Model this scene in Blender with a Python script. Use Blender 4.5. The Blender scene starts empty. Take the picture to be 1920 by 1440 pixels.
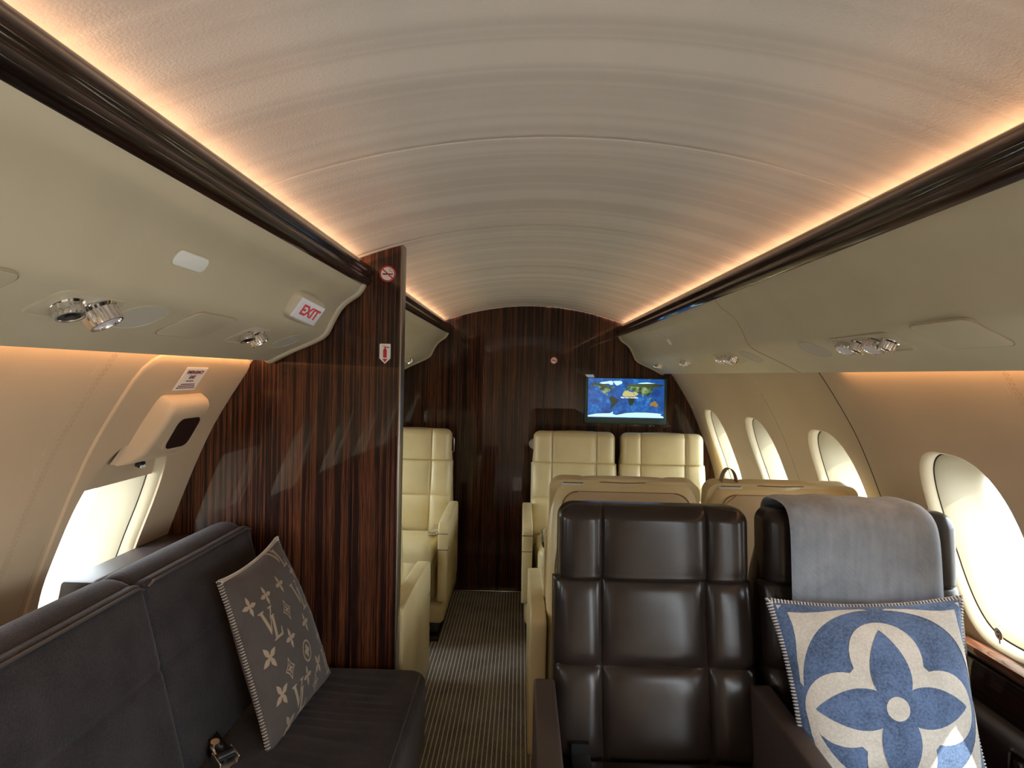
import bpy, bmesh, math, random
from mathutils import Vector as Vec, Matrix as Mat
from bisect import bisect_right
R = math.radians
random.seed(4)
S = bpy.context.scene
COL = S.collection

# ------------------------------------------------------------------ camera
cam = bpy.data.cameras.new('camera')
cam.sensor_width = 36.0
cam.lens = 36.0 * 1100.0 / 1920.0
cam.clip_start = .02
camo = bpy.data.objects.new('camera', cam)
COL.objects.link(camo)
camo.matrix_world = (Mat.Translation((-.075, 0, 1.44)) @ Mat.Rotation(R(.885), 4, 'Z')
                     @ Mat.Rotation(R(90 - .885), 4, 'X') @ Mat.Rotation(R(1.2), 4, 'Z'))
S.camera = camo

# ------------------------------------------------------------------ exposure, sky, sun, cove lamps
S.view_settings.view_transform = 'Standard'
S.view_settings.look = 'None'
S.view_settings.gamma = 1.0
S.view_settings.use_curve_mapping = False
S.view_settings.exposure = 0.38
SKY = 11.5
GROUND = .40
SUN = 8.0
COVE = 1.5
WASH = .7
w = bpy.data.worlds.new('sky'); S.world = w; w.use_nodes = True
bg = w.node_tree.nodes['Background']
bg.inputs[1].default_value = SKY
_t = w.node_tree
_g = _t.nodes.new('ShaderNodeTexCoord'); _s = _t.nodes.new('ShaderNodeSeparateXYZ'); _r = _t.nodes.new('ShaderNodeValToRGB')
_t.links.new(_g.outputs['Generated'], _s.inputs[0]); _m = _t.nodes.new('ShaderNodeMapRange')
_m.inputs[1].default_value = -1; _m.inputs[2].default_value = 1
_t.links.new(_s.outputs[2], _m.inputs[0]); _t.links.new(_m.outputs[0], _r.inputs[0]); _t.links.new(_r.outputs[0], bg.inputs[0])
_e = _r.color_ramp.elements; _e[0].position = .485; _e[1].position = .515
_e[0].color = (GROUND, GROUND * 1.0, GROUND * 1.0, 1); _e[1].color = (.87, .945, 1.0, 1)     # pale concrete apron below, bright haze above
S.cycles.sample_clamp_indirect = 6.0


def lamp(name, kind, loc, direction, energy, color, **kw):
    l = bpy.data.lights.new(name, kind); l.energy = energy; l.color = color
    for k, v in kw.items(): setattr(l, k, v)
    o = bpy.data.objects.new(name, l); COL.objects.link(o)
    o.location = loc
    o.rotation_euler = Vec(direction).to_track_quat('-Z', 'Y').to_euler()
    return o


lamp('sun', 'SUN', (6, -5, 8), (-.52, .42, -.74), SUN, (1, .93, .8), angle=R(.6))
YB, YF = -1.7, 3.94          # rear and front ends of the cabin
for sd in (-1, 1):
    o = lamp('cove_lamp', 'AREA', (sd * .68, (YB + YF) / 2, 1.742), (-sd * .8, 0, .62), COVE * (YF - YB), (1, .50, .25), shape='RECTANGLE')
    x, y, z = (0, 1, 0), None, None
    d = Vec((-sd * .8, 0, .62)).normalized()
    ax = Vec((0, 1, 0)); zz = -d; yy = zz.cross(ax)
    m = Mat((ax, yy, zz)).transposed().to_4x4(); m.translation = o.location
    o.matrix_world = m
    o.data.size = YF - YB - .1; o.data.size_y = .012
    o2 = lamp('wash_lamp', 'AREA', (sd * .897, (YB + 1.9) / 2, 1.480), (0, 0, -1), WASH * 3.6, (1, .50, .2), shape='RECTANGLE')
    d = Vec((sd * .25, 0, -1)).normalized(); zz = -d; yy = zz.cross(ax)
    m = Mat((ax, yy, zz)).transposed().to_4x4(); m.translation = o2.location
    o2.matrix_world = m
    o2.data.size = 3.5; o2.data.size_y = .01

# ------------------------------------------------------------------ materials


class NT:
    def __init__(s, name):
        s.m = bpy.data.materials.new(name); s.m.use_nodes = True
        s.t = s.m.node_tree; s.p = s.t.nodes['Principled BSDF']; s.out = s.t.nodes['Material Output']

    def n(s, typ, **kw):
        nd = s.t.nodes.new('ShaderNode' + typ)
        ins = kw.pop('ins', {})
        for k, v in kw.items(): setattr(nd, k, v)
        for k, v in ins.items():
            if hasattr(v, 'is_output'): s.t.links.new(v, nd.inputs[k])
            else: nd.inputs[k].default_value = v
        return nd

    def math(s, op, a, b=0.0, c=0.0):
        return s.n('Math', operation=op, ins={0: a, 1: b, 2: c}).outputs[0]

    def link(s, a, b): s.t.links.new(a, b)

    def coord(s, scale=(1, 1, 1), kind='Object'):
        tc = s.n('TexCoord')
        return s.n('Mapping', ins={0: tc.outputs[kind], 3: scale}).outputs[0]

    def noise(s, vec, scale, detail=3, rough=.5):
        return s.n('TexNoise', ins={'Vector': vec, 'Scale': scale, 'Detail': detail, 'Roughness': rough}).outputs[0]

    def ramp(s, fac, stops):
        r = s.n('ValToRGB', ins={0: fac})
        e = r.color_ramp.elements
        while len(e) < len(stops): e.new(.5)
        for i, (p, c) in enumerate(stops):
            e[i].position = p; e[i].color = (*c, 1)
        return r.outputs[0]

    def bump(s, h, strength, dist=.002):
        b = s.n('Bump', ins={'Height': h, 'Strength': strength, 'Distance': dist})
        s.link(b.outputs[0], s.p.inputs['Normal'])

    def set(s, **kw):
        for k, v in kw.items():
            inp = s.p.inputs[k.replace('_', ' ')]
            if hasattr(v, 'is_output'): s.link(v, inp)
            else: inp.default_value = (*v, 1) if isinstance(v, tuple) and len(v) == 3 else v
        return s


def simple(name, col, rough=.5, **kw):
    t = NT(name); t.set(Base_Color=col, Roughness=rough, **kw); return t.m


def leather(name, col, rough, bump=.12, var=.12, spec=.5):
    t = NT(name)
    v = t.coord()
    n1 = t.noise(v, 9, 3)
    c = t.ramp(n1, [(.3, tuple(x * (1 - var) for x in col)), (.7, tuple(min(1, x * (1 + var)) for x in col))])
    t.set(Base_Color=c, Roughness=rough, Specular_IOR_Level=spec)
    vo = t.n('TexVoronoi', ins={'Vector': v, 'Scale': 420.0}).outputs[0]
    big = t.noise(v, 26, 2)
    t.bump(t.math('ADD', t.math('MULTIPLY', vo, .35), t.math('MULTIPLY', big, 1.2)), bump, .0015)
    return t.m


def fabric(name, col, scale=500, bump=.25, rough=.9, sheen=0., var=.15, shtint=(1, 1, 1)):
    t = NT(name)
    v = t.coord()
    n1 = t.noise(v, 14, 4)
    n2 = t.noise(v, scale, 2)
    f = t.math('ADD', t.math('MULTIPLY', n1, .5), t.math('MULTIPLY', n2, .5))
    c = t.ramp(f, [(.36, tuple(x * (1 - var) for x in col)), (.64, tuple(min(1, x * (1 + var)) for x in col))])
    t.set(Base_Color=c, Roughness=rough, Sheen_Weight=sheen, Sheen_Roughness=.4)
    t.p.inputs['Sheen Tint'].default_value = (*shtint, 1)
    t.bump(n2, bump, .0015)
    return t.m


def wood(name, sc, dark, mid, light, coat=1.0, rough=.28):
    """macassar veneer: stripes across x (sc big) running along the axis whose scale is small"""
    t = NT(name)
    v = t.coord(sc)
    a = t.noise(v, 1.0, 4, .7)
    v2 = t.coord(tuple(k * .17 for k in sc))
    b = t.noise(v2, 1.0, 2)
    f = t.math('ADD', t.math('MULTIPLY', a, .72), t.math('MULTIPLY', b, .34))
    c = t.ramp(f, [(.41, dark), (.47, mid), (.49, dark), (.53, tuple(k * .7 for k in mid)), (.575, light), (.60, dark), (.66, light)])
    t.set(Base_Color=c, Roughness=.45, Coat_Weight=coat, Coat_Roughness=.012, Specular_IOR_Level=.12)
    t.p.inputs['Coat IOR'].default_value = 1.42
    fine = t.noise(t.coord(tuple(k * .06 for k in sc)), 1.0, 1)
    bp = t.n('Bump', ins={'Height': fine, 'Strength': .05, 'Distance': .004})
    t.link(bp.outputs[0], t.p.inputs['Coat Normal'])
    return t.m


WD, WM, WL = (.0022, .0018, .0028), (.030, .009, .005), (.15, .050, .020)
M = {}
M['veneer'] = wood('ebony_veneer_upright', (190, 190, 1.2), WD, WM, WL, .8)
M['veneer_long'] = wood('ebony_veneer_lengthwise', (90, 1.6, 90), (.003, .002, .002), (.013, .005, .0035), (.035, .012, .007))
M['veneer_rail'] = wood('rosewood_rail', (90, 1.6, 90), (.03, .011, .006), (.16, .06, .03), (.30, .12, .06))
M['ceil'] = None
t = NT('ceiling_fabric')
v = t.coord((1, 1, 1))
sp = t.n('SeparateXYZ', ins={0: t.n('TexCoord').outputs['Object']})
band = t.n('TexNoise', noise_dimensions='1D', ins={'W': sp.outputs[1], 'Scale': 9.0, 'Detail': 1.0}).outputs[0]
c = t.ramp(band, [(.38, (.52, .485, .44)), (.46, (.575, .54, .49)), (.50, (.53, .495, .45)), (.62, (.595, .56, .51))])
fine = t.noise(v, 260, 3)
t.set(Base_Color=c, Roughness=.9)
t.bump(fine, .35, .002)
M['ceil'] = t.m
M['liner'] = leather('overhead_leather', (.50, .45, .325), .5, .06, .03)
M['liner_rim'] = M['liner']
t = NT('wall_suede')
v = t.coord()
t.set(Base_Color=t.ramp(t.noise(v, 3, 4), [(.3, (.50, .385, .255)), (.7, (.56, .435, .29))]), Roughness=.75)
t.bump(t.noise(v, 500, 2), .12, .001)
M['wall'] = t.m
M['reveal'] = simple('window_lining', (.33, .285, .195), .4)  # lip colour darkened so the daylit lining doesn't wash out to white
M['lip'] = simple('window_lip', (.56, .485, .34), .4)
M['groove'] = simple('seam_shadow_line', (.05, .04, .035), .8)
M['seam'] = simple('stitched_seam', (.40, .305, .20), .8)
M['cream'] = leather('cream_leather', (.66, .545, .30), .34, .10, .05)
M['cream_back'] = leather('cream_leather_back', (.52, .41, .255), .45, .08, .05)
M['brown'] = leather('dark_brown_leather', (.024, .0175, .015), .24, .10, .15, .30)
M['brown_soft'] = leather('dark_brown_soft_leather', (.052, .036, .030), .48, .10, .1)
M['ledge'] = leather('ledge_leather', (.035, .026, .026), .38, .08, .1)
M['divan'] = fabric('charcoal_velvet', (.018, .0145, .0165), 240, .8, .9, .13, .6, (.8, .74, .78))
M['divan_pipe'] = simple('divan_piping_leather', (.055, .05, .05), .35)
M['pillow_brown'] = fabric('brown_wool', (.062, .050, .044), 700, .3, .95, .15, .15)
M['motif_tan'] = fabric('tan_wool', (.30, .225, .155), 700, .3, .95, .1, .1)
M['pillow_blue'] = fabric('blue_wool', (.092, .150, .285), 190, .8, .95, .2, .42)
M['motif_white'] = fabric('ivory_wool', (.60, .585, .545), 190, .8, .95, .2, .14)
M['thread_pale'] = fabric('pale_thread', (.50, .44, .38), 900, .2, .9)
M['thread_white'] = fabric('white_thread', (.62, .60, .60), 900, .2, .9)
M['thread_blue'] = fabric('navy_thread', (.05, .07, .14), 900, .2, .9)
t = NT('grey_twill')
v = t.coord()
s3 = t.n('SeparateXYZ', ins={0: v})
diag = t.math('ADD', t.math('MULTIPLY', s3.outputs[0], 1400), t.math('MULTIPLY', s3.outputs[2], 1400))
tw = t.math('SINE', diag)
nz = t.noise(v, 20, 4)
nz2 = t.noise(t.coord((60, 60, 6)), 1.0, 3)
f = t.math('ADD', t.math('MULTIPLY', tw, .06), t.math('ADD', t.math('MULTIPLY', nz, .5), t.math('MULTIPLY', nz2, .5)))
t.set(Base_Color=t.ramp(f, [(.3, (.205, .245, .305)), (.7, (.32, .365, .44))]), Roughness=.95, Sheen_Weight=.35)
t.bump(t.math('ADD', tw, t.math('MULTIPLY', t.noise(v, 600, 2), 1.5)), .3, .001)
M['blanket'] = t.m
t = NT('pinstripe_carpet')
v = t.coord()
s3 = t.n('SeparateXYZ', ins={0: v})
wob = t.math('MULTIPLY', t.math('SUBTRACT', t.noise(v, 60, 2), .5), .004)
xx = t.math('ADD', s3.outputs[0], wob)
fr = t.math('FRACT', t.math('DIVIDE', xx, .0185))
dd = t.math('ABSOLUTE', t.math('SUBTRACT', fr, .5))
line = t.n('MapRange', ins={0: dd, 1: .08, 2: .15, 3: 1.0, 4: 0.0}).outputs[0]
base = t.ramp(t.noise(v, 7, 5, .6), [(.3, (.145, .118, .095)), (.7, (.27, .23, .19))])
mx = t.n('MixRGB', ins={0: line, 1: base, 2: (.74, .69, .60, 1)})
t.set(Base_Color=mx.outputs[0], Roughness=1.0)
t.bump(t.math('ADD', t.noise(v, 900, 2), t.math('MULTIPLY', line, .4)), .5, .003)
M['carpet'] = t.m
M['chrome'] = simple('polished_chrome', (.75, .74, .72), .14, Metallic=1.0)
M['steel'] = simple('brushed_steel', (.55, .54, .53), .32, Metallic=1.0)
M['darkmetal'] = simple('dark_metal', (.10, .095, .09), .35, Metallic=1.0)
M['black'] = simple('black_plastic', (.008, .008, .009), .35)
M['smoked'] = simple('smoked_glass', (.018, .012, .011), .12)
M['lens'] = simple('lamp_lens', (.62, .66, .74), .25)
M['grille'] = simple('speaker_cloth', (.46, .435, .37), .8)
M['white'] = simple('white_plastic', (.74, .77, .74), .35)
M['paper'] = simple('sticker_white', (.78, .76, .72), .5)
M['paper_blue'] = simple('exit_face', (.70, .71, .78), .25, Coat_Weight=.6)
M['red'] = simple('sign_red', (.50, .022, .035), .5)
M['redtext'] = simple('exit_red', (.62, .06, .08), .5)
M['ink'] = simple('placard_ink', (.10, .02, .03), .6)
M['tvframe'] = simple('monitor_bezel', (.045, .10, .095), .3)
M['rail_alu'] = simple('anodised_trim', (.36, .33, .30), .3, Metallic=1.0)
M['tablewood'] = simple('table_lacquer', (.30, .24, .18), .10, Coat_Weight=1.0)
M['tableedge'] = simple('table_edge', (.012, .010, .010), .12)
M['strap'] = fabric('tan_strap', (.20, .14, .09), 900, .3)


def emit(name, col, st=1.0):
    t = NT(name); t.set(Base_Color=(.02, .02, .02), Roughness=.2, Emission_Color=col, Emission_Strength=st); return t.m


t = NT('screen_ocean')
v = t.coord((14, 14, 14))
t.set(Base_Color=(.02, .02, .02), Roughness=.2, Emission_Strength=1.0,
      Emission_Color=t.ramp(t.noise(v, 1.6, 6, .65), [(.35, (.004, .035, .17)), (.55, (.008, .085, .33)), (.72, (.03, .22, .55))]))
M['s_ocean'] = t.m
t = NT('screen_land')
v = t.coord((22, 22, 22))
t.set(Base_Color=(.02, .02, .02), Roughness=.2, Emission_Strength=1.0,
      Emission_Color=t.ramp(t.noise(v, 1.4, 5), [(.38, (.016, .03, .012)), (.52, (.10, .19, .08)), (.66, (.30, .36, .15))]))
M['s_land'] = t.m
t = NT('screen_forest')
t.set(Base_Color=(.02, .02, .02), Roughness=.2, Emission_Strength=1.0,
      Emission_Color=t.ramp(t.noise(v, 1.4, 5), [(.4, (.01, .022, .012)), (.7, (.07, .09, .03))]))
M['s_forest'] = t.m
M['s_sand'] = emit('screen_desert', (.46, .42, .16))
M['s_clay'] = emit('screen_outback', (.26, .15, .03))
M['s_ice'] = emit('screen_ice', (.50, .86, .86))
M['s_text'] = emit('screen_text', (.85, .95, 1))
t = NT('window_glass')
tr = t.n('BsdfTransparent', ins={0: (.97, .985, .98, 1)}); gl = t.n('BsdfGlossy', ins={'Roughness': .02})
fz = t.n('Fresnel', ins={0: 1.45})
geo = t.n('NewGeometry')
fz2 = t.math('MULTIPLY', fz.outputs[0], t.math('SUBTRACT', 1.0, geo.outputs['Backfacing']))
mxs = t.n('MixShader', ins={0: fz2, 1: tr.outputs[0], 2: gl.outputs[0]})
t.link(mxs.outputs[0], t.out.inputs[0])
M['glass'] = t.m

# ------------------------------------------------------------------ mesh helpers


class MB:
    def __init__(s): s.v = []; s.f = []; s.m = []

    def add(s, vs, fs, mi=0, mat=None):
        b = len(s.v)
        s.v += [tuple(mat @ Vec(p)) if mat else tuple(p) for p in vs]
        s.f += [tuple(i + b for i in f) for f in fs]; s.m += [mi] * len(fs)
        return s

    def box(s, lo, hi, r=0., seg=3, mat=None, mi=0):
        bm = bmesh.new(); bmesh.ops.create_cube(bm, size=1)
        for v in bm.verts:
            v.co = [lo[i] + (hi[i] - lo[i]) * (v.co[i] + .5) for i in range(3)]
        if r > 0:
            r = min(r, .49 * min(hi[i] - lo[i] for i in range(3)))
            bmesh.ops.bevel(bm, geom=bm.edges[:], offset=r, segments=seg, profile=.5, affect='EDGES')
        s.bm(bm, mi, mat); return s

    def bm(s, bm, mi=0, mat=None):
        bm.verts.index_update()
        s.add([v.co.copy() for v in bm.verts], [[v.index for v in f.verts] for f in bm.faces], mi, mat)
        bm.free()

    def loft(s, rings, closed=True, caps=(False, False), mi=0, mat=None, loop=False):
        n = len(rings[0]); vs = [p for r in rings for p in r]; fs = []
        m = len(rings)
        for i in range(m if loop else m - 1):
            for j in range(n if closed else n - 1):
                k = (j + 1) % n; i2 = (i + 1) % m
                fs.append((i * n + j, i * n + k, i2 * n + k, i2 * n + j))
        if caps[0]: fs.append(tuple(range(n))[::-1])
        if caps[1]: fs.append(tuple((m - 1) * n + j for j in range(n)))
        s.add(vs, fs, mi, mat); return s

    def tube(s, path, r, n=8, closed=False, mi=0, mat=None, flat=1.0):
        P = [Vec(p) for p in path]; m = len(P); rings = []; up = None
        for i in range(m):
            a = P[(i - 1) % m] if (closed or i > 0) else P[i]
            b = P[(i + 1) % m] if (closed or i < m - 1) else P[i]
            d = (b - a).normalized()
            if up is None: up = d.orthogonal().normalized()
            up = (up - d * up.dot(d))
            up = up.normalized() if up.length > 1e-6 else d.orthogonal().normalized()
            q = d.cross(up)
            rings.append([P[i] + (up * math.cos(2 * math.pi * k / n) + q * math.sin(2 * math.pi * k / n) * flat) * r for k in range(n)])
        s.loft(rings, True, (not closed, not closed), mi, mat, loop=closed); return s

    def cyl(s, p0, p1, r0, r1=None, n=28, caps=(True, True), mi=0, mat=None):
        r1 = r0 if r1 is None else r1
        p0, p1 = Vec(p0), Vec(p1); d = (p1 - p0).normalized(); u = d.orthogonal().normalized(); q = d.cross(u)
        rg = [[p + (u * math.cos(2 * math.pi * k / n) + q * math.sin(2 * math.pi * k / n)) * r for k in range(n)] for p, r in ((p0, r0), (p1, r1))]
        s.loft(rg, True, caps, mi, mat); return s

    def prism(s, poly, z0, z1, mi=0, mat=None, r=0.):
        """polygon in xy extruded in z, optional bevel"""
        bm = bmesh.new()
        f = bm.faces.new([bm.verts.new((x, y, z0)) for x, y in poly])
        ex = bmesh.ops.extrude_face_region(bm, geom=[f])
        for v in ex['geom']:
            if isinstance(v, bmesh.types.BMVert): v.co.z = z1
        bmesh.ops.recalc_face_normals(bm, faces=bm.faces[:])
        if r > 0: bmesh.ops.bevel(bm, geom=bm.edges[:], offset=r, segments=3, profile=.5, affect='EDGES')
        s.bm(bm, mi, mat); return s

    def build(s, name, mats, parent=None, smooth=True, sharp=38):
        me = bpy.data.meshes.new(name); me.from_pydata(s.v, [], s.f)
        mats = mats if isinstance(mats, (list, tuple)) else [mats]
        for m in mats: me.materials.append(M[m] if isinstance(m, str) else m)
        me.polygons.foreach_set('material_index', s.m)
        bm = bmesh.new(); bm.from_mesh(me)
        bmesh.ops.recalc_face_normals(bm, faces=bm.faces[:]); bm.to_mesh(me); bm.free()
        if smooth:
            me.polygons.foreach_set('use_smooth', [True] * len(me.polygons))
            me.set_sharp_from_angle(angle=R(sharp))
        me.update()
        o = bpy.data.objects.new(name, me); COL.objects.link(o)
        if parent: o.parent = parent
        return o


def tag(o, label=None, cat=None, group=None, kind=None):
    for k, v in (('label', label), ('category', cat), ('group', group), ('kind', kind)):
        if v: o[k] = v
    return o


def root(name, label, cat, loc=(0, 0, 0), rz=0., group=None, mat=None):
    o = bpy.data.objects.new(name, None); COL.objects.link(o); o.empty_display_size = .05
    if mat is not None: o.matrix_world = mat
    else: o.location = loc; o.rotation_euler = (0, 0, rz)
    return tag(o, label, cat, group)


def dup(r, label, loc=None, rz=None, mat=None):
    c = r.copy(); COL.objects.link(c); c['label'] = label
    if mat is not None: c.matrix_world = mat
    else: c.location = loc; c.rotation_euler = (0, 0, rz or 0)
    for ch in list(r.children):
        d = ch.copy(); COL.objects.link(d); d.parent = c
        for g in list(ch.children):
            e = g.copy(); COL.objects.link(e); e.parent = d
    return c


def interp(x, xs, ys):
    if x <= xs[0]: return ys[0]
    if x >= xs[-1]: return ys[-1]
    i = bisect_right(xs, x) - 1
    return ys[i] + (ys[i + 1] - ys[i]) * (x - xs[i]) / (xs[i + 1] - xs[i])


def spline(xs, ys):
    """monotone-ish cubic interpolation (Catmull-Rom tangents)"""
    n = len(xs); t = []
    for i in range(n):
        a, b = max(i - 1, 0), min(i + 1, n - 1)
        t.append((ys[b] - ys[a]) / (xs[b] - xs[a]))

    def f(x):
        if x <= xs[0]: return ys[0] + t[0] * (x - xs[0])
        if x >= xs[-1]: return ys[-1] + t[-1] * (x - xs[-1])
        i = bisect_right(xs, x) - 1; h = xs[i + 1] - xs[i]; u = (x - xs[i]) / h
        return ((2 * u**3 - 3 * u**2 + 1) * ys[i] + (u**3 - 2 * u**2 + u) * h * t[i] + (-2 * u**3 + 3 * u**2) * ys[i + 1] + (u**3 - u**2) * h * t[i + 1])
    return f


def samples(cuts, n):
    out = [cuts[0]]
    for a, b in zip(cuts, cuts[1:]):
        for i in range(1, n + 1): out.append(a + (b - a) * .5 * (1 - math.cos(math.pi * i / n)))
    return out


def cushion(mb, xs, ys, thick, mat, rad=(.03, .03, .03, .03), drop=.03, hf=None, mi=0, back=True):
    """upholstered slab: grid xs * ys, height along local +z, rounded rim (rad = left, right, bottom, top), skirt of depth thick"""
    x0, x1, y0, y1 = xs[0], xs[-1], ys[0], ys[-1]
    nx, ny = len(xs), len(ys); vs = []
    for y in ys:
        for x in xs:
            a = b = 0.
            if rad[1] and x > x1 - rad[1]: a = (x - x1 + rad[1]) / rad[1]
            if rad[0] and x < x0 + rad[0]: a = -(x0 + rad[0] - x) / rad[0]
            if rad[3] and y > y1 - rad[3]: b = (y - y1 + rad[3]) / rad[3]
            if rad[2] and y < y0 + rad[2]: b = -(y0 + rad[2] - y) / rad[2]
            a2, b2 = a * math.sqrt(1 - b * b / 2), b * math.sqrt(1 - a * a / 2)
            X, Y = x, y
            if a > 0: X = x1 - rad[1] + a2 * rad[1]
            elif a < 0: X = x0 + rad[0] + a2 * rad[0]
            if b > 0: Y = y1 - rad[3] + b2 * rad[3]
            elif b < 0: Y = y0 + rad[2] + b2 * rad[2]
            r2 = min(1., a2 * a2 + b2 * b2)
            z = -drop * (1 - math.sqrt(1 - r2))
            if hf: z += hf(x, y) * math.sqrt(max(0, 1 - r2 * .0))
            vs.append((X, Y, z))
    fs = [(j * nx + i, j * nx + i + 1, (j + 1) * nx + i + 1, (j + 1) * nx + i) for j in range(ny - 1) for i in range(nx - 1)]
    rim = [i for i in range(nx)] + [j * nx + nx - 1 for j in range(1, ny)] + [(ny - 1) * nx + i for i in range(nx - 2, -1, -1)] + [j * nx for j in range(ny - 2, 0, -1)]
    b0 = len(vs)
    vs += [(vs[i][0], vs[i][1], -thick) for i in rim]
    n = len(rim)
    fs += [(rim[k], b0 + k, b0 + (k + 1) % n, rim[(k + 1) % n]) for k in range(n)]
    if back: fs.append(tuple(b0 + k for k in range(n)))
    mb.add(vs, fs, mi, mat)
    return mb


def frame(o, x, y, z):
    m = Mat((Vec(x), Vec(y), Vec(z))).transposed().to_4x4(); m.translation = o
    return m


def text(name, body, size, mat, parent, m, align='CENTER', sx=1., ext=.0004, bold=0.):
    c = bpy.data.curves.new(name, 'FONT'); c.body = body; c.size = size; c.align_x = align; c.align_y = 'CENTER'
    c.extrude = ext; c.offset = bold
    o = bpy.data.objects.new(name, c); COL.objects.link(o); c.materials.append(M[mat])
    dg = bpy.context.evaluated_depsgraph_get()
    me = bpy.data.meshes.new_from_object(o.evaluated_get(dg)); me.name = name
    bpy.data.objects.remove(o); bpy.data.curves.remove(c)
    if not me.materials: me.materials.append(M[mat])
    o = bpy.data.objects.new(name, me); COL.objects.link(o)
    if parent: o.parent = parent
    o.matrix_local = m @ Mat.Diagonal((sx, 1, 1, 1))
    return o


# ------------------------------------------------------------------ cabin shell
FZ = -.016
WZ = [-.05, .3, .6, .754, .91, 1.03, 1.10, 1.17, 1.27, 1.40, 1.52]
WX = [1.12, 1.215, 1.247, 1.240, 1.200, 1.155, 1.128, 1.099, 1.052, .974, .892]
wx = spline(WZ, WX)


def wall_frame(sd, Y, z, off=0.):
    """origin on the lining; axes: reading direction, up along the lining, inboard normal. off > 0 is outboard"""
    e = 1e-3
    T = Vec((sd * (wx(z + e) - wx(z - e)), 0, 2 * e)).normalized()
    X = Vec((0, -sd, 0)); N = X.cross(T)
    return frame(Vec((sd * wx(z), Y, z)) - N * off, X, T, N)


def wpt(sd, Y, z, off=0.): return wall_frame(sd, Y, z, off).translation


def selli(n, hw, hh, p):
    out = []
    for k in range(n):
        a = 2 * math.pi * k / n + .001
        c, s_ = math.cos(a), math.sin(a)
        out.append((math.copysign(abs(c) ** (2 / p), c) * hw, math.copysign(abs(s_) ** (2 / p), s_) * hh))
    return out


NW = 88
OUT = selli(NW, .168, .270, 2.9)
PITCH = .66
WCZ = .985
ZT, ZB = 1.50, -.02


def rect_pt(u, v, hw, zt, zb):
    """point of the bay's border in the direction of the opening's outline point"""
    L = 1e9
    if abs(u) > 1e-9: L = min(L, hw / abs(u))
    if v > 0: L = min(L, zt / v)
    if v < 0: L = min(L, zb / -v)
    return u * L, v * L


FILL_DOORWAY = (-1.30, -.35)


def wall(sd, name, label, centers):
    mb = MB(); hw = PITCH / 2; K = 26
    for c in centers:
        rings = []
        # make sure the corners are hit: insert them in the angular list
        pts = [(u, v) for u, v in OUT]
        border = [rect_pt(u, v, hw, ZT - WCZ, WCZ - ZB) for u, v in pts]
        for cx, cy in ((hw, ZT - WCZ), (-hw, ZT - WCZ), (-hw, ZB - WCZ), (hw, ZB - WCZ)):
            i = min(range(NW), key=lambda i: (border[i][0] - cx) ** 2 + (border[i][1] - cy) ** 2)
            border[i] = (cx, cy)
        for k in range(K + 1):
            f = (k / K) ** 1.25
            rings.append([wpt(sd, c + a + (b - a) * f, WCZ + p + (q - p) * f) for (a, p), (b, q) in zip(pts, border)])
        mb.loft(rings)
    lo, hi = min(centers) - hw, max(centers) + hw
    gaps = [(YB, lo), (hi, YF)] if sd < 0 else [(YB, FILL_DOORWAY[0]), (FILL_DOORWAY[1], lo), (hi, YF)]     # added doorway on the right, behind the viewpoint, to let in more daylight
    for a, b in gaps:
        if b - a > 1e-4:
            zs = [ZB + (ZT - ZB) * i / 40 for i in range(41)]
            mb.loft([[wpt(sd, a, z) for z in zs], [wpt(sd, b, z) for z in zs]], closed=False)
    mb.loft([[(sd * x, yy, z) for x, z in ((wx(ZT), ZT), (.86, 1.62), (.80, 1.72), (.735, 1.78))] for yy in (YB, YF)], closed=False)
    o = mb.build(name, 'wall', smooth=True, sharp=60)
    return tag(o, label, 'wall', kind='structure')


RC = [1.587 + PITCH * k for k in range(-2, 4)]
LC = [1.525 + PITCH * k for k in range(-4, 4)]
wall(1, 'wall_right', 'tan suede side wall with the row of oval windows beside the paired seats', RC)
wl_ = wall(-1, 'wall_left', 'tan suede side wall behind the charcoal divan', LC)


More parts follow.
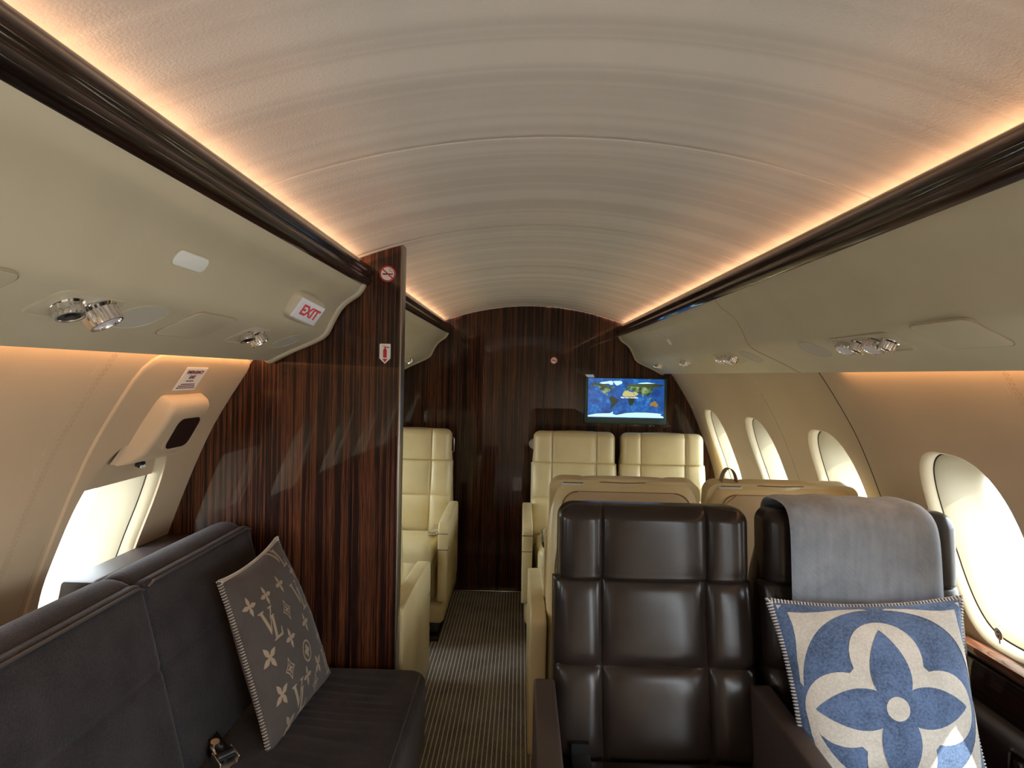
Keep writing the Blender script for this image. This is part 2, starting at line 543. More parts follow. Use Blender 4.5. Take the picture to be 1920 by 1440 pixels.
def window(sd, c, n, label, shade_z=None, outer=.62, ox=0., flat=False):
    r = root('window_%d' % n, label, 'window'); tag(r, kind='structure')
    mb = MB()
    prof = [(1.0, 0), (.992, .0015), (.975, .006), (.955, .014), (.945, .026), (.94, .031)]
    mb.loft([[wpt(sd, c + u * s_, WCZ + v * s_, o) for u, v in OUT] for s_, o in prof])
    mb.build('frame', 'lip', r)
    g = MB(); g.loft([[wpt(sd, c + u * s_, WCZ + v * s_, o) for u, v in OUT] for s_, o in ((.941, .031), (.932, .036), (.926, .033))])
    g.build('seal', 'groove', r)
    mb = MB()
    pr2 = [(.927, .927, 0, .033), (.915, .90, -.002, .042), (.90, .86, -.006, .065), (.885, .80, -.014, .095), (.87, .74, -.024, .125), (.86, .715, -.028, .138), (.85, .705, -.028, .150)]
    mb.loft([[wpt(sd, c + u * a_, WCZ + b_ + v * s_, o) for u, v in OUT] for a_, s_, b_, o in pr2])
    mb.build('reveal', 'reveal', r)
    p = MB(); ring = [wpt(sd, c + u * .86, WCZ - .028 + v * .715, .141) for u, v in OUT]
    ring2 = [wpt(sd, c + u * .86, WCZ - .028 + v * .715, .145) for u, v in OUT]
    p.loft([ring, ring2], caps=(True, True)); p.build('pane', 'glass', r)
    if shade_z:
        q = MB(); pts = [(u * .935, v * .935) for u, v in OUT if v * .935 > shade_z - WCZ + .004]
        pts.sort(key=lambda t_: math.atan2(t_[1] - (shade_z - WCZ), t_[0]))
        e = max(abs(t_[0]) for t_ in pts)
        zz = [shade_z + (WCZ + .25 - shade_z) * i / 10 for i in range(11)]

        def halfw(z):
            v = min(1, abs(z - WCZ) / (.27 * .935)); return .168 * .935 * (1 - v ** 2.9) ** (1 / 2.9)
        rings = []
        for z in zz:
            h = halfw(z)
            rings.append([wpt(sd, c + y, z, o) for y, o in ((-h, .018), (h, .018), (h, .024), (-h, .024))])
        q.loft(rings, caps=(True, True)); q.build('shade', 'wall', r)
    # daylight enters here: sampling portal just outside the pane
    pl = bpy.data.lights.new('window_portal', 'AREA'); pl.shape = 'RECTANGLE'; pl.size = .30; pl.size_y = .46
    pl.cycles.is_portal = True
    po = bpy.data.objects.new('window_portal', pl); COL.objects.link(po)
    fm = wall_frame(sd, c, WCZ - .028, .175)
    nrm = fm.to_3x3() @ Vec((0, 0, 1)); tt = fm.to_3x3() @ Vec((0, 1, 0))
    po.matrix_world = frame(fm.translation, (-nrm).cross(Vec((0, 0, 0)) + tt) * -1, tt, -nrm)
    return r


wl = ['first oval window from the front bulkhead on the right wall', 'second oval window from the front bulkhead on the right wall',
      'third oval window from the bulkhead, above the cream seat back', 'large oval window beside the blue cushion, nearest on the right wall']
for k, c in enumerate(reversed(RC)):
    r = window(1, c, k + 1, wl[k] if k < 4 else 'oval window on the right wall behind the viewpoint, number %d from the bulkhead' % (k + 1))
for k, c in enumerate(reversed(LC)):
    lab = 'emergency exit window with its shade half lowered, above the leather ledge' if abs(c - 1.525) < .01 else 'oval window on the left wall, number %d from the bulkhead' % (k + 1)
    window(-1, c, k + 9, lab, shade_z=1.128 if abs(c - 1.525) < .01 else None)

# floor
mb = MB(); mb.box((-1.14, YB, FZ - .03), (1.14, YF, FZ))
tag(mb.build('floor', 'carpet', smooth=False), 'brown carpet with pale lengthwise pinstripes in the aisle', 'floor', kind='structure')

# ceiling: one fabric vault with shallow cross ripples and grooved joints
CR = 1.7


def cz(x): return 1.906 - (CR - math.sqrt(CR * CR - x * x))


mb = MB()
seams = [1.155 + .675 * k for k in range(-4, 5)]
ysl = []
y = YB
while y < YF + .001:
    ysl.append(y); y += .0125
for s_ in seams:
    if YB < s_ < YF:
        ysl = [q for q in ysl if abs(q - s_) > .006] + [s_ - .003, s_ - .0012, s_, s_ + .0012, s_ + .003]
ysl.sort()


def rip(y):
    a = .0030 * math.sin(y * 33 + 1.3 * math.sin(y * 7))
    d = min(abs(y - s_) for s_ in seams)
    a *= .55 * min(1, d / .04)
    return a + (.007 * max(0, 1 - d / .003))


xsl = [-.72 + 1.44 * i / 48 for i in range(49)]
mb.loft([[(x, y, cz(x) + rip(y)) for x in xsl] for y in ysl], closed=False)
tag(mb.build('ceiling', 'ceil', sharp=180), 'vaulted pale fabric ceiling with faint cross bands between the glowing coves', 'ceiling', kind='structure')

# wood rails of the coves, with the cove trough behind
RP = [(.574, 1.709), (.562, 1.712), (.553, 1.720), (.5515, 1.729), (.556, 1.735), (.5575, 1.739), (.551, 1.744), (.5485, 1.752), (.551, 1.7605), (.5565, 1.766),
      (.5575, 1.769), (.561, 1.776), (.568, 1.7815), (.573, 1.782), (.577, 1.779), (.5775, 1.7715)]
TP = [(.5775, 1.772), (.60, 1.735), (.66, 1.722), (.73, 1.730), (.735, 1.76)]
for sd, nm, lb in ((-1, 'trim_1', 'glossy ebony rail under the left ceiling cove'), (1, 'trim_2', 'glossy ebony rail under the right ceiling cove')):
    mb = MB(); mb.loft([[(sd * x, yy, z) for x, z in RP] for yy in (YB, YF)], closed=False)
    o = mb.build(nm, 'veneer_long', sharp=75); tag(o, lb, 'trim', kind='structure')
    mb = MB(); mb.loft([[(sd * x, yy, z) for x, z in TP] for yy in (YB, YF)], closed=False)
    mb.build('cove_trough', 'white', o, sharp=70)

# overhead liners
VX = [.572, .588, .612, .632, .661, .683, .726, .789, .863]
VZ = [1.714, 1.687, 1.668, 1.655, 1.614, 1.566, 1.533, 1.506, 1.468]
VA = [0.]
for i in range(1, len(VX)): VA.append(VA[-1] + math.hypot(VX[i] - VX[i - 1], VZ[i] - VZ[i - 1]))
# smooth profile for the mesh: ogee upper face, soft crease, flat service face
PV = [(.572, 1.7165), (.574, 1.708), (.580, 1.697), (.587, 1.687), (.594, 1.680), (.612, 1.668), (.632, 1.6535), (.648, 1.635), (.661, 1.613), (.673, 1.589), (.681, 1.570), (.688, 1.558),
      (.702, 1.546), (.726, 1.533), (.757, 1.519), (.789, 1.505), (.83, 1.485), (.857, 1.4705), (.8645, 1.468), (.869, 1.471), (.870, 1.480)]


def val_frame(sd, Y, arc, off=0.):
    """off > 0 is into the cabin"""
    i = min(max(bisect_right(VA, arc) - 1, 0), len(VA) - 2)
    f = (arc - VA[i]) / (VA[i + 1] - VA[i])
    P = Vec((sd * (VX[i] + f * (VX[i + 1] - VX[i])), Y, VZ[i] + f * (VZ[i + 1] - VZ[i])))
    if i >= 6: i0, i1 = 6, 8
    else: i0, i1 = 2, 5
    T = Vec((sd * (VX[i0] - VX[i1]), 0, VZ[i0] - VZ[i1])).normalized()
    X = Vec((0, -sd, 0)); N = X.cross(T)
    return frame(P + N * off, X, T, N)


def liner(sd, y0, y1, label, r0=False, r1=False):
    ysx = [y0, y1]; mb = MB(); rings = []
    pts = [Vec((sd * x, 0, z)) for x, z in PV]

    def ring(y, off):
        out = []
        for i, p in enumerate(pts):
            a, b = pts[max(i - 1, 0)], pts[min(i + 1, len(pts) - 1)]
            T = (b - a).normalized(); N = Vec((T.z, 0, -T.x)) * sd
            if N.z < 0 or N.x * sd < 0: pass
            out.append(p + N * off + Vec((0, y, 0)))
        return out
    e = .006
    seq = []
    if r0: seq += [(y0, e), (y0 + e * .3, e * .3), (y0 + e, 0)]
    else: seq += [(y0, 0)]
    seq += [(y0 + (y1 - y0) * k / 12, 0) for k in range(1, 12)]
    if r1: seq += [(y1 - .034, 0), (y1 - .031, .006), (y1 - .026, .008), (y1 - .008, .008), (y1 - .002, .005), (y1, -.001)]
    else: seq += [(y1, 0)]
    mb.loft([ring(y, o) for y, o in seq], closed=False)
    # closing shelf above, so that the panel is a body and no light leaks
    back = [(.870, 1.480), (.875, 1.49), (.60, 1.70), (.572, 1.7165)]
    mb.loft([[(sd * x, y, z) for x, z in back] for y in (y0, y1)], closed=False)
    return tag(mb.build('overhead_panel', 'liner', sharp=50), label, 'panel', 'overhead leather panels')


liner(-1, YB, 1.842, 'beige leather overhead panel carrying the EXIT sign above the divan', r1=True)
liner(-1, 1.90, 3.935, 'beige leather overhead panel beyond the ebony partition', r1=True)
liner(1, YB, 1.987, 'beige leather overhead panel above the dark seats on the right')
liner(1, 1.991, 3.935, 'beige leather overhead panel above the cream seats on the right', r1=True)


mb = MB(); mb.tube([(x, 1.989, z) for x, z in PV[:-1]], .0019, 6)
tag(mb.build('trim_8', 'seam'), 'joint between the two overhead panels on the right', 'trim', kind='structure')


# front bulkhead with the cabin door
def cabin_outline(inset=0.):
    pts = []
    for i in range(41):
        x = -.74 + 1.48 * i / 40
        pts.append((x, cz(x) + .006))
    side = [(.80, 1.70), (.90, 1.60)] + [(wx(z) + .004, z) for z in [1.5 - .06 * k for k in range(27)]]
    return [(x, z) for x, z in pts] + side + [(-x, z) for x, z in reversed(side)]


mb = MB()
ol = cabin_outline()
mb.prism([(x, -z) for x, z in ol], 0, .03, mat=frame(Vec((0, YF, 0)), (1, 0, 0), (0, 0, -1), (0, 1, 0)))
wf = tag(mb.build('wall_front', 'veneer', smooth=False), 'glossy ebony front bulkhead behind the cream seats', 'wall', kind='structure')
mb = MB(); mb.prism([(x, -z) for x, z in ol], 0, .03, mat=frame(Vec((0, YB - .03, 0)), (1, 0, 0), (0, 0, -1), (0, 1, 0)))
tag(mb.build('wall_back', 'wall', smooth=False), 'tan rear bulkhead behind the viewpoint', 'wall', kind='structure')
# door leaf, slightly proud of the bulkhead
mb = MB(); n = 14
dp = [(-.492, -FZ), (.075, -FZ)] + [(.075 - .567 * i / n, -(cz(.075 - .567 * i / n) - (.004 if True else 0))) for i in range(n + 1)]
mb.prism(dp, 0, .012, mat=frame(Vec((0, YF - .012, 0)), (1, 0, 0), (0, 0, -1), (0, 1, 0)), r=.0015)
d1 = tag(mb.build('door_1', 'veneer', smooth=False), 'glossy ebony cabin door in the middle of the front bulkhead', 'door', kind='structure')
mb = MB()
for xx in (-.495, .078):
    mb = MB(); mb.box((xx - .003, YF - .0125, FZ), (xx + .003, YF - .002, cz(xx) - .002)); mb.build('door_groove', 'groove', d1, smooth=False)
mb = MB(); mb.box((-.17, YF - .0126, .085), (-.03, YF - .0121, .087)); mb.box((-.17, YF - .0126, .085), (-.168, YF - .0121, .2)); mb.box((-.032, YF - .0126, .085), (-.03, YF - .0121, .2))
mb.build('vent_outline', 'tableedge', d1, smooth=False)
mb = MB()
mb.cyl((.022, YF - .012, .982), (.022, YF - .020, .982), .036, .034)
mb.cyl((.022, YF - .020, .982), (.022, YF - .024, .982), .026, .024)
mb.box((-.006, YF - .030, .978), (.05, YF - .02, .986), .002)
tag(mb.build('door_handle', 'steel', d1), 'round flush steel latch')
mb = MB(); mb.box((-.50, YF - .045, FZ), (.085, YF - .012, FZ + .012), .003)
tag(mb.build('threshold', 'chrome', d1), 'polished steel threshold strip')
# pull ring on the bulkhead beside the door
mb = MB()
mb.tube([(-.56, YF - .02, 1.01), (-.522, YF - .02, 1.01), (-.516, YF - .02, 1.004), (-.516, YF - .02, .922), (-.522, YF - .02, .916), (-.56, YF - .02, .916)], .0055, 8)
mb.cyl((-.555, YF, 1.01), (-.555, YF - .02, 1.01), .006); mb.cyl((-.555, YF, .916), (-.555, YF - .02, .916), .006)
tag(mb.build('grab_handle', 'chrome'), 'small polished grab handle on the bulkhead beside the left cream seat', 'handle')

# partition on the left
PX, PY0, PY1 = -.462, 1.850, 1.905
pp = [(PX, -FZ), (PX, -(cz(PX) + .004))] + [(x, -(cz(x) + .004)) for x in (-.50, -.55, -.60, -.66, -.72)] + [(-.80, -1.70), (-.90, -1.6)] + \
     [(-(wx(z) + .004), -z) for z in [1.5 - .06 * k for k in range(27)]]
mb = MB(); mb.prism(pp, 0, PY1 - PY0, mat=frame(Vec((0, PY0, 0)), (1, 0, 0), (0, 0, -1), (0, 1, 0)))
pw = tag(mb.build('wall_partition', 'veneer', smooth=False), 'glossy ebony half-width partition at the front end of the divan', 'partition', kind='structure')
mb = MB(); mb.box((PX, PY0 - .002, FZ), (PX + .006, PY1 + .002, cz(PX) + .002), .002)
tag(mb.build('edge_trim', 'rail_alu', pw), 'brushed metal edge strip')

# seams of the side walls
def seam(sd, Y, z0, z1, name, label, r=.0016, mat='seam', stitch=False):
    mb = MB()
    zs = [z0 + (z1 - z0) * i / 60 for i in range(61)]
    if stitch:
        for k in (-1, 1):
            for i in range(75):
                z = z0 + (z1 - z0) * i / 75
                mb.tube([wpt(sd, Y + k * .006, z, -.0004), wpt(sd, Y + k * .006, z + .006, -.0006)], .0005, 5)
        mb.tube([wpt(sd, Y, z) for z in zs], .0006, 5)
    else: mb.tube([wpt(sd, Y, z, 0) for z in zs], r, 6)
    return tag(mb.build(name, mat), label, 'trim', kind='structure')


seam(1, 1.99, .72, 1.47, 'trim_3', 'panel joint on the right wall between the nearest and the third oval window', .0018, 'groove')
seam(1, 2.61, .72, 1.38, 'trim_4', 'panel joint on the right wall between the second and third oval windows', .0012)
seam(1, 1.235, .72, 1.47, 'trim_5', 'double stitched seam on the right wall near the frame edge', mat='seam', stitch=True)
seam(-1, 1.222, .72, 1.47, 'trim_6', 'double stitched seam on the left wall before the exit hatch', mat='seam', stitch=True)
seam(-1, 1.315, .72, 1.03, 'trim_7', 'panel joint low on the left wall beside the exit window', .0014)

# exit hatch panel round the left exit window
def rrect(n, hw, hh, r, cx=0, cy=0):
    out = []
    for qx, qy, a0 in ((1, 1, 0), (-1, 1, 90), (-1, -1, 180), (1, -1, 270)):
        for i in range(n + 1):
            a = R(a0 + 90 * i / n)
            out.append((cx + qx * (hw - r) + r * math.cos(a), cy + qy * (hh - r) + r * math.sin(a)))
    return out


HC, HZ = 1.595, 1.135
mb = MB()
ho = rrect(21, .262, .335, .06, HC, HZ)     # 88 points, starts at +x side
hin = [(1.525 + u * 1.0, WCZ + v * 1.0) for u, v in OUT]
# re-parametrise the outer ring by the angle seen from the window centre
ang = lambda p: math.atan2(p[1] - WCZ, p[0] - 1.525)
ho2 = []
dense = []
for i in range(len(ho)):
    a, b = ho[i], ho[(i + 1) % len(ho)]
    for k in range(12): dense.append((a[0] + (b[0] - a[0]) * k / 12, a[1] + (b[1] - a[1]) * k / 12))
for p in hin:
    th = ang(p)
    ho2.append(min(dense, key=lambda q: abs(math.atan2(math.sin(ang(q) - th), math.cos(ang(q) - th)))))
rings = []
for k in range(15):
    f = k / 14
    rings.append([wpt(-1, a + (b - a) * f, min(p + (q - p) * f, 1.485), -.006) for (a, p), (b, q) in zip(hin, ho2)])
rings.append([wpt(-1, HC + (b - HC) * 1.010, min(HZ + (q - HZ) * 1.008, 1.489), -.0045) for b, q in ho2])
rings.append([wpt(-1, HC + (b - HC) * 1.014, min(HZ + (q - HZ) * 1.011, 1.491), .001) for b, q in ho2])
mb.loft([[wpt(-1, a, p, .002) for a, p in hin]] + rings)
hd = tag(mb.build('door_2', 'wall', sharp=50), 'emergency exit hatch panel around the half shaded left window', 'hatch', kind='structure')

# ------------------------------------------------------------------ exit handle cover, placard
fm = wall_frame(-1, 1.567, 1.292, 0)
hb = root('exit_handle_cover', 'tan handle cover with a dark slot on the emergency exit hatch', 'handle cover', mat=fm)
mb = MB()
# loft along the lining (local y), sections in local x (cabin length) and z (into the cabin)
secs = [(-.112, .124, .010), (-.108, .122, .016), (-.092, .118, .034), (-.06, .112, .047), (0, .108, .052), (.05, .105, .053), (.078, .103, .050), (.09, .099, .040), (.094, .094, .028), (.095, .09, .0)]
rings = []
for yv, hwid, dep in secs:
    r_ = min(.018, dep * .5)
    ring = [(-hwid, yv, -.002)]
    for i in range(6):
        a = R(180 - 90 * i / 5); ring.append((-hwid + .012 + r_ + r_ * math.cos(a), yv, dep - r_ + r_ * math.sin(a)))
    for i in range(6):
        a = R(90 - 90 * i / 5); ring.append((hwid - .006 - r_ + r_ * math.cos(a), yv, dep - r_ + r_ * math.sin(a)))
    ring.append((hwid, yv, -.002)); rings.append(ring)
mb.loft(rings, closed=False, caps=(True, True))
mb.build('cover', 'wall', hb)
mb = MB(); mb.prism(rrect(6, .052, .047, .022, .018, -.002), .048, .0545); mb.build('slot', 'smoked', hb)
mb = MB(); mb.prism(rrect(6, .060, .055, .026, .018, -.002), .046, .0532); mb.build('slot_rim', 'wall', hb)
mb = MB()
mb.box((-.035, -.128, .006), (-.008, -.110, .022), .006)
mb.cyl((-.027, -.120, .02), (-.027, -.120, .026), .004, mi=1); mb.cyl((-.016, -.120, .02), (-.016, -.120, .026), .004, mi=1)
mb.build('latch', ['black', 'white'], hb)

fm = wall_frame(-1, 1.553, 1.416, -.0075)
pl = root('exit_placard', 'white EMERGENCY EXIT placard above the handle cover', 'placard', mat=fm)
mb = MB(); mb.box((-.05, -.036, 0), (.05, .036, .0015)); mb.build('plate', 'paper', pl, smooth=False)
text('lettering', 'EMERGENCY', .0135, 'ink', pl, Mat.Translation((0, .022, .0018)), sx=1.0, bold=.0003)
text('lettering', 'EXIT', .0135, 'ink', pl, Mat.Translation((0, .006, .0018)), sx=1.0, bold=.0003)
mb = MB(); rnd = random.Random(2)
for yv, wd in ((-.006, .034), (-.0165, .062), (-.0225, .076), (-.0285, .084)):
    x = -wd / 2
    while x < wd / 2 - .003:
        L = rnd.uniform(.005, .012); mb.box((x, yv - .0016, .0014), (min(x + L, wd / 2), yv + .0016, .0019)); x += L + .0022
mb.build('small_print', 'ink', pl, smooth=False)

# ------------------------------------------------------------------ overhead fittings
def bezel_shape(hw, hh): return rrect(6, hw, hh, min(hw, hh) * .55)


def light_unit(sd, Y, arc, hw, hh, cyls, label, copy_of=None):
    cyls = [(cx, cy, rad, h * .72, tilt, k) for cx, cy, rad, h, tilt, k in cyls]
    fm = val_frame(sd, Y, arc, 0.)
    r = root('reading_light', label, 'reading light', mat=fm, group='reading light and air nozzle units')
    mb = MB()
    a = bezel_shape(hw, hh); b = [(x * .94, y * .93) for x, y in a]; c = [(x * .90, y * .88) for x, y in a]
    mb.loft([[(x, y, z) for x, y in p] for p, z in ((a, -.001), (a, .0012), (b, .0024), (c, .0004), (c, .0002))], caps=(False, True))
    mb.build('bezel', 'liner', r)
    for (cx, cy, rad, h, tilt, kind) in cyls:
        m = Mat.Translation((cx, cy, -.004)) @ Mat.Rotation(R(tilt), 4, 'Y') @ Mat.Rotation(R(tilt * -.6), 4, 'X')
        mb = MB()
        n = 72; prof = [(rad * 1.12, 0), (rad * 1.10, h * .18), (rad * .96, h * .30), (rad * .96, h * .86), (rad * .90, h), (rad * .78, h), (rad * .74, h * .9)]
        rings = [[(q * (1 + (-.05 if (k % 4 in (1, 2) and .2 * h < zz < .9 * h) else 0)) * math.cos(2 * math.pi * k / n), q * (1 + (-.05 if (k % 4 in (1, 2) and .2 * h < zz < .9 * h) else 0)) * math.sin(2 * math.pi * k / n), zz) for k in range(n)] for q, zz in prof]
        mb.loft(rings, mat=m)
        o = mb.build('lamp_head' if kind == 'light' else 'air_nozzle', 'chrome', r, sharp=20)
        mb = MB(); mb.cyl((0, 0, h * .86), (0, 0, h * .93), rad * .80, n=28, mat=m)
        if kind != 'light': mb.cyl((0, 0, h * .9), (0, 0, h * 1.02), rad * .35, n=16, mat=m)
        mb.build('lens' if kind == 'light' else 'outlet', 'lens' if kind == 'light' else 'black', o)
    return r


light_unit(-1, .868, .256, .075, .040, [(-.025, .002, .021, .034, -6, 'air'), (.030, .004, .027, .046, 8, 'light')], 'chrome reading light and air nozzle pair in the oval recess above the near divan end')
light_unit(-1, 1.432, .267, .058, .042, [(-.018, .004, .019, .030, -6, 'air'), (.026, .006, .024, .040, 8, 'light')], 'chrome reading light and nozzle pair just before the EXIT sign')
light_unit(-1, 3.52, .275, .058, .040, [(-.018, 0, .018, .028, -6, 'air'), (.026, 0, .022, .036, 8, 'light')], 'chrome reading light beyond the partition over the left cream seat')
light_unit(1, 1.378, .252, .125, .040, [(-.088, .004, .026, .03, 6, 'light'), (-.03, .006, .019, .036, -4, 'air'), (.028, .004, .026, .036, 4, 'light'), (.078, .002, .018, .034, -6, 'air')],
           'long chrome unit of two lights and two nozzles above the dark seats')
light_unit(1, 2.34, .265, .115, .040, [(-.075, .004, .022, .03, 6, 'light'), (-.025, .006, .018, .034, -4, 'air'), (.025, .004, .022, .036, 4, 'light'), (.068, .002, .017, .034, -6, 'air')],
           'long chrome unit of lights and nozzles just beyond the panel joint on the right')
light_unit(1, 2.96, .272, .075, .038, [(-.03, .004, .02, .03, 6, 'light'), (.03, .004, .017, .034, -5, 'air')], 'small chrome light unit in the middle of the far right overhead panel')
light_unit(1, 3.57, .282, .085, .040, [(-.04, .004, .02, .03, 6, 'light'), (0, .004, .017, .034, 0, 'air'), (.04, .004, .02, .034, -5, 'light')], 'chrome light unit closest to the front bulkhead on the right')


def speaker(sd, Y, arc, label):
    fm = val_frame(sd, Y, arc, .0)
    r = root('speaker', label, 'speaker', mat=fm, group='flush speakers in the overhead panels')
    a = [(x, y) for x, y in selli(40, .052, .042, 2.3)]
    sk = .3 if sd < 0 else -.3
    mb = MB(); mb.loft([[(x * k + 0, y * k, z) for x, y in a] for k, z in ((1.05, -.001), (1.05, .0015), (1.0, .002), (.985, .0005))]); mb.build('rim', 'liner', r)
    mb = MB(); mb.loft([[(x * .985, y * .985, z) for x, y in a] for z in (-.001, .001)], caps=(False, True)); mb.build('grille', 'grille', r)
    return r


speaker(-1, 1.007, .258, 'oval speaker grille between the near light pair and the access panel')
speaker(-1, 1.672, .268, 'oval speaker grille under the EXIT sign')
speaker(1, 1.642, .257, 'oval speaker grille beside the long light unit above the dark seats')
speaker(1, 2.115, .265, 'oval speaker grille just beyond the joint of the right overhead panels')


def access(sd, Y, arc, hw, hh, label, skew=0.):
    fm = val_frame(sd, Y, arc, 0.)
    mb = MB(); a = rrect(6, hw, hh, .018)
    mb.prism(a, -.004, .0022, r=.001)
    o = mb.build('access_panel', 'liner'); o.matrix_world = fm
    tag(o, label, 'panel', 'flush access doors in the overhead panels')
    g = MB(); g.tube([(x * 1.012, y * 1.02, .0006) for x, y in a], .0011, 5, closed=True); g.build('gap', 'seam', o)
    return o


access(-1, 1.195, .258, .078, .050, 'flush leather access door between the two left light units')
access(-1, .625, .248, .09, .046, 'flush leather access door cut by the left frame edge')
access(1, 1.095, .247, .078, .050, 'flush leather access door above the dark seats near the frame edge')

# blank lighted sign and small square lamp
fm = val_frame(-1, 1.012, .122, .0)
o = root('cabin_sign', 'blank white rounded sign on the left overhead panel', 'sign', mat=fm)
mb = MB(); mb.prism(rrect(8, .047, .0145, .0115), -.004, .004, r=.002); mb.build('face', 'white', o)
mb = MB(); mb.prism(rrect(8, .049, .0165, .0125), -.004, .0012); mb.build('rim', 'liner', o)
fm = val_frame(1, 2.925, .128, .0)
o = MB().prism(rrect(5, .022, .016, .005), -.004, .003, r=.0015).build('indicator_lamp', 'white'); o.matrix_world = fm
tag(o, 'small square white indicator on the right overhead panel near the bulkhead', 'indicator')

# EXIT sign: a rounded box standing off the liner, its face towards the viewer
fm = val_frame(-1, 1.52, .138, 0)
N3 = fm.to_3x3() @ Vec((0, 0, 1)); T3 = fm.to_3x3() @ Vec((0, 1, 0))
nx = (Vec((0, 1, 0)) + N3 * .33).normalized(); face_n = nx.cross(T3).normalized(); upv = face_n.cross(nx)
es = root('exit_sign', 'EXIT sign with red letters in a beige housing before the partition', 'sign', mat=frame(fm.translation + N3 * .035, nx, upv, face_n))
mb = MB(); cushion(mb, [-.070 + .130 * i / 20 for i in range(21)], [-.041 + .082 * i / 14 for i in range(15)], .060, None, (.030, .012, .022, .022), .026)
mb.build('housing', 'liner', es)
mb = MB(); mb.box((-.049, -.030, -.008), (.052, .030, .003), .006); mb.build('face', 'paper_blue', es)
text('lettering', 'EXIT', .040, 'redtext', es, Mat.Translation((.004, 0, .0034)), sx=.86, bold=.0013)


# ------------------------------------------------------------------ stickers on the partition and bulkhead
def arc_pts(cx, cy, r, a0, a1, n=24): return [(cx + r * math.cos(R(a0 + (a1 - a0) * i / n)), cy + r * math.sin(R(a0 + (a1 - a0) * i / n))) for i in range(n + 1)]


def no_smoking(fm, rad, label):
    r = root('no_smoking_sticker', label, 'sticker', mat=fm, group='no smoking stickers')
    k = rad / .03
    m0 = Mat.Scale(k, 4)
    mb = MB(); mb.prism(arc_pts(0, 0, .030, 0, 360, 47)[:-1], 0, .0006, mat=m0); mb.build('disc', 'paper', r, smooth=False)
    mb = MB()
    o_, i_ = arc_pts(0, 0, .030, 0, 360, 48)[:-1], arc_pts(0, 0, .0245, 0, 360, 48)[:-1]
    mb.loft([[(x, y, .0012) for x, y in o_], [(x, y, .0012) for x, y in i_], [(x, y, .0004) for x, y in i_]], mat=m0)
    c, s_ = math.cos(R(-42)), math.sin(R(-42))
    bar = [(x * c - y * s_, x * s_ + y * c) for x, y in ((-.026, -.0024), (.026, -.0024), (.026, .0024), (-.026, .0024))]
    mb.prism(bar, .0004, .0014, mat=m0)
    mb.build('ring_and_bar', 'red', r, smooth=False)
    mb = MB(); mb.box((-.019, -.004, .0004), (.011, .001, .0010), mat=m0); mb.box((.0125, -.004, .0004), (.019, .001, .0010), mat=m0)
    mb.tube([(p[0], p[1], .0007) for p in ((.017, .004), (.018, .008), (.013, .010), (.007, .009), (.006, .014), (.009, .017), (.013, .016))], .0009, 5, mat=m0)
    mb.build('cigarette', 'black', r, smooth=False)
    return r


no_smoking(frame(Vec((-.503, PY0 - .0008, 1.751)), (1, 0, 0), (0, 0, 1), (0, -1, 0)), .0255, 'round no-smoking sticker at the top of the ebony partition')
no_smoking(frame(Vec((.142, YF - .0008, 1.543)), (1, 0, 0), (0, 0, 1), (0, -1, 0)), .0245, 'round no-smoking sticker on the front bulkhead right of the door')
r = root('extinguisher_sticker', 'white arrow-shaped sticker with a red fire extinguisher on the partition', 'sticker', mat=frame(Vec((-.507, PY0 - .0008, 1.498)), (1, 0, 0), (0, 0, 1), (0, -1, 0)))
mb = MB(); mb.prism([(-.0175, .030), (-.0155, .032), (.0155, .032), (.0175, .030), (.0175, -.014), (0, -.031), (-.0175, -.014)], 0, .0006); mb.build('plate', 'paper', r, smooth=False)
mb = MB()
mb.prism([(-.0058, -.012), (.0058, -.012), (.0058, .012), (.003, .017), (-.003, .017), (-.0058, .012)], .0004, .0011)
mb.box((-.0015, .016, .0004), (.0015, .024, .0011)); mb.box((-.001, .0195, .0004), (.014, .0225, .0011)); mb.prism([(-.007, .018), (-.009, .0165), (-.001, .0225), (0, .024)], .0004, .0011)
mb.prism([(-.0085, -.0155), (.0085, -.0155), (0, -.0265)], .0004, .0011)
mb.tube([(p[0], p[1], .0008) for p in arc_pts(-.004, .0245, .003, 0, 300, 10)], .0006, 5)
mb.build('extinguisher', 'red', r, smooth=False)

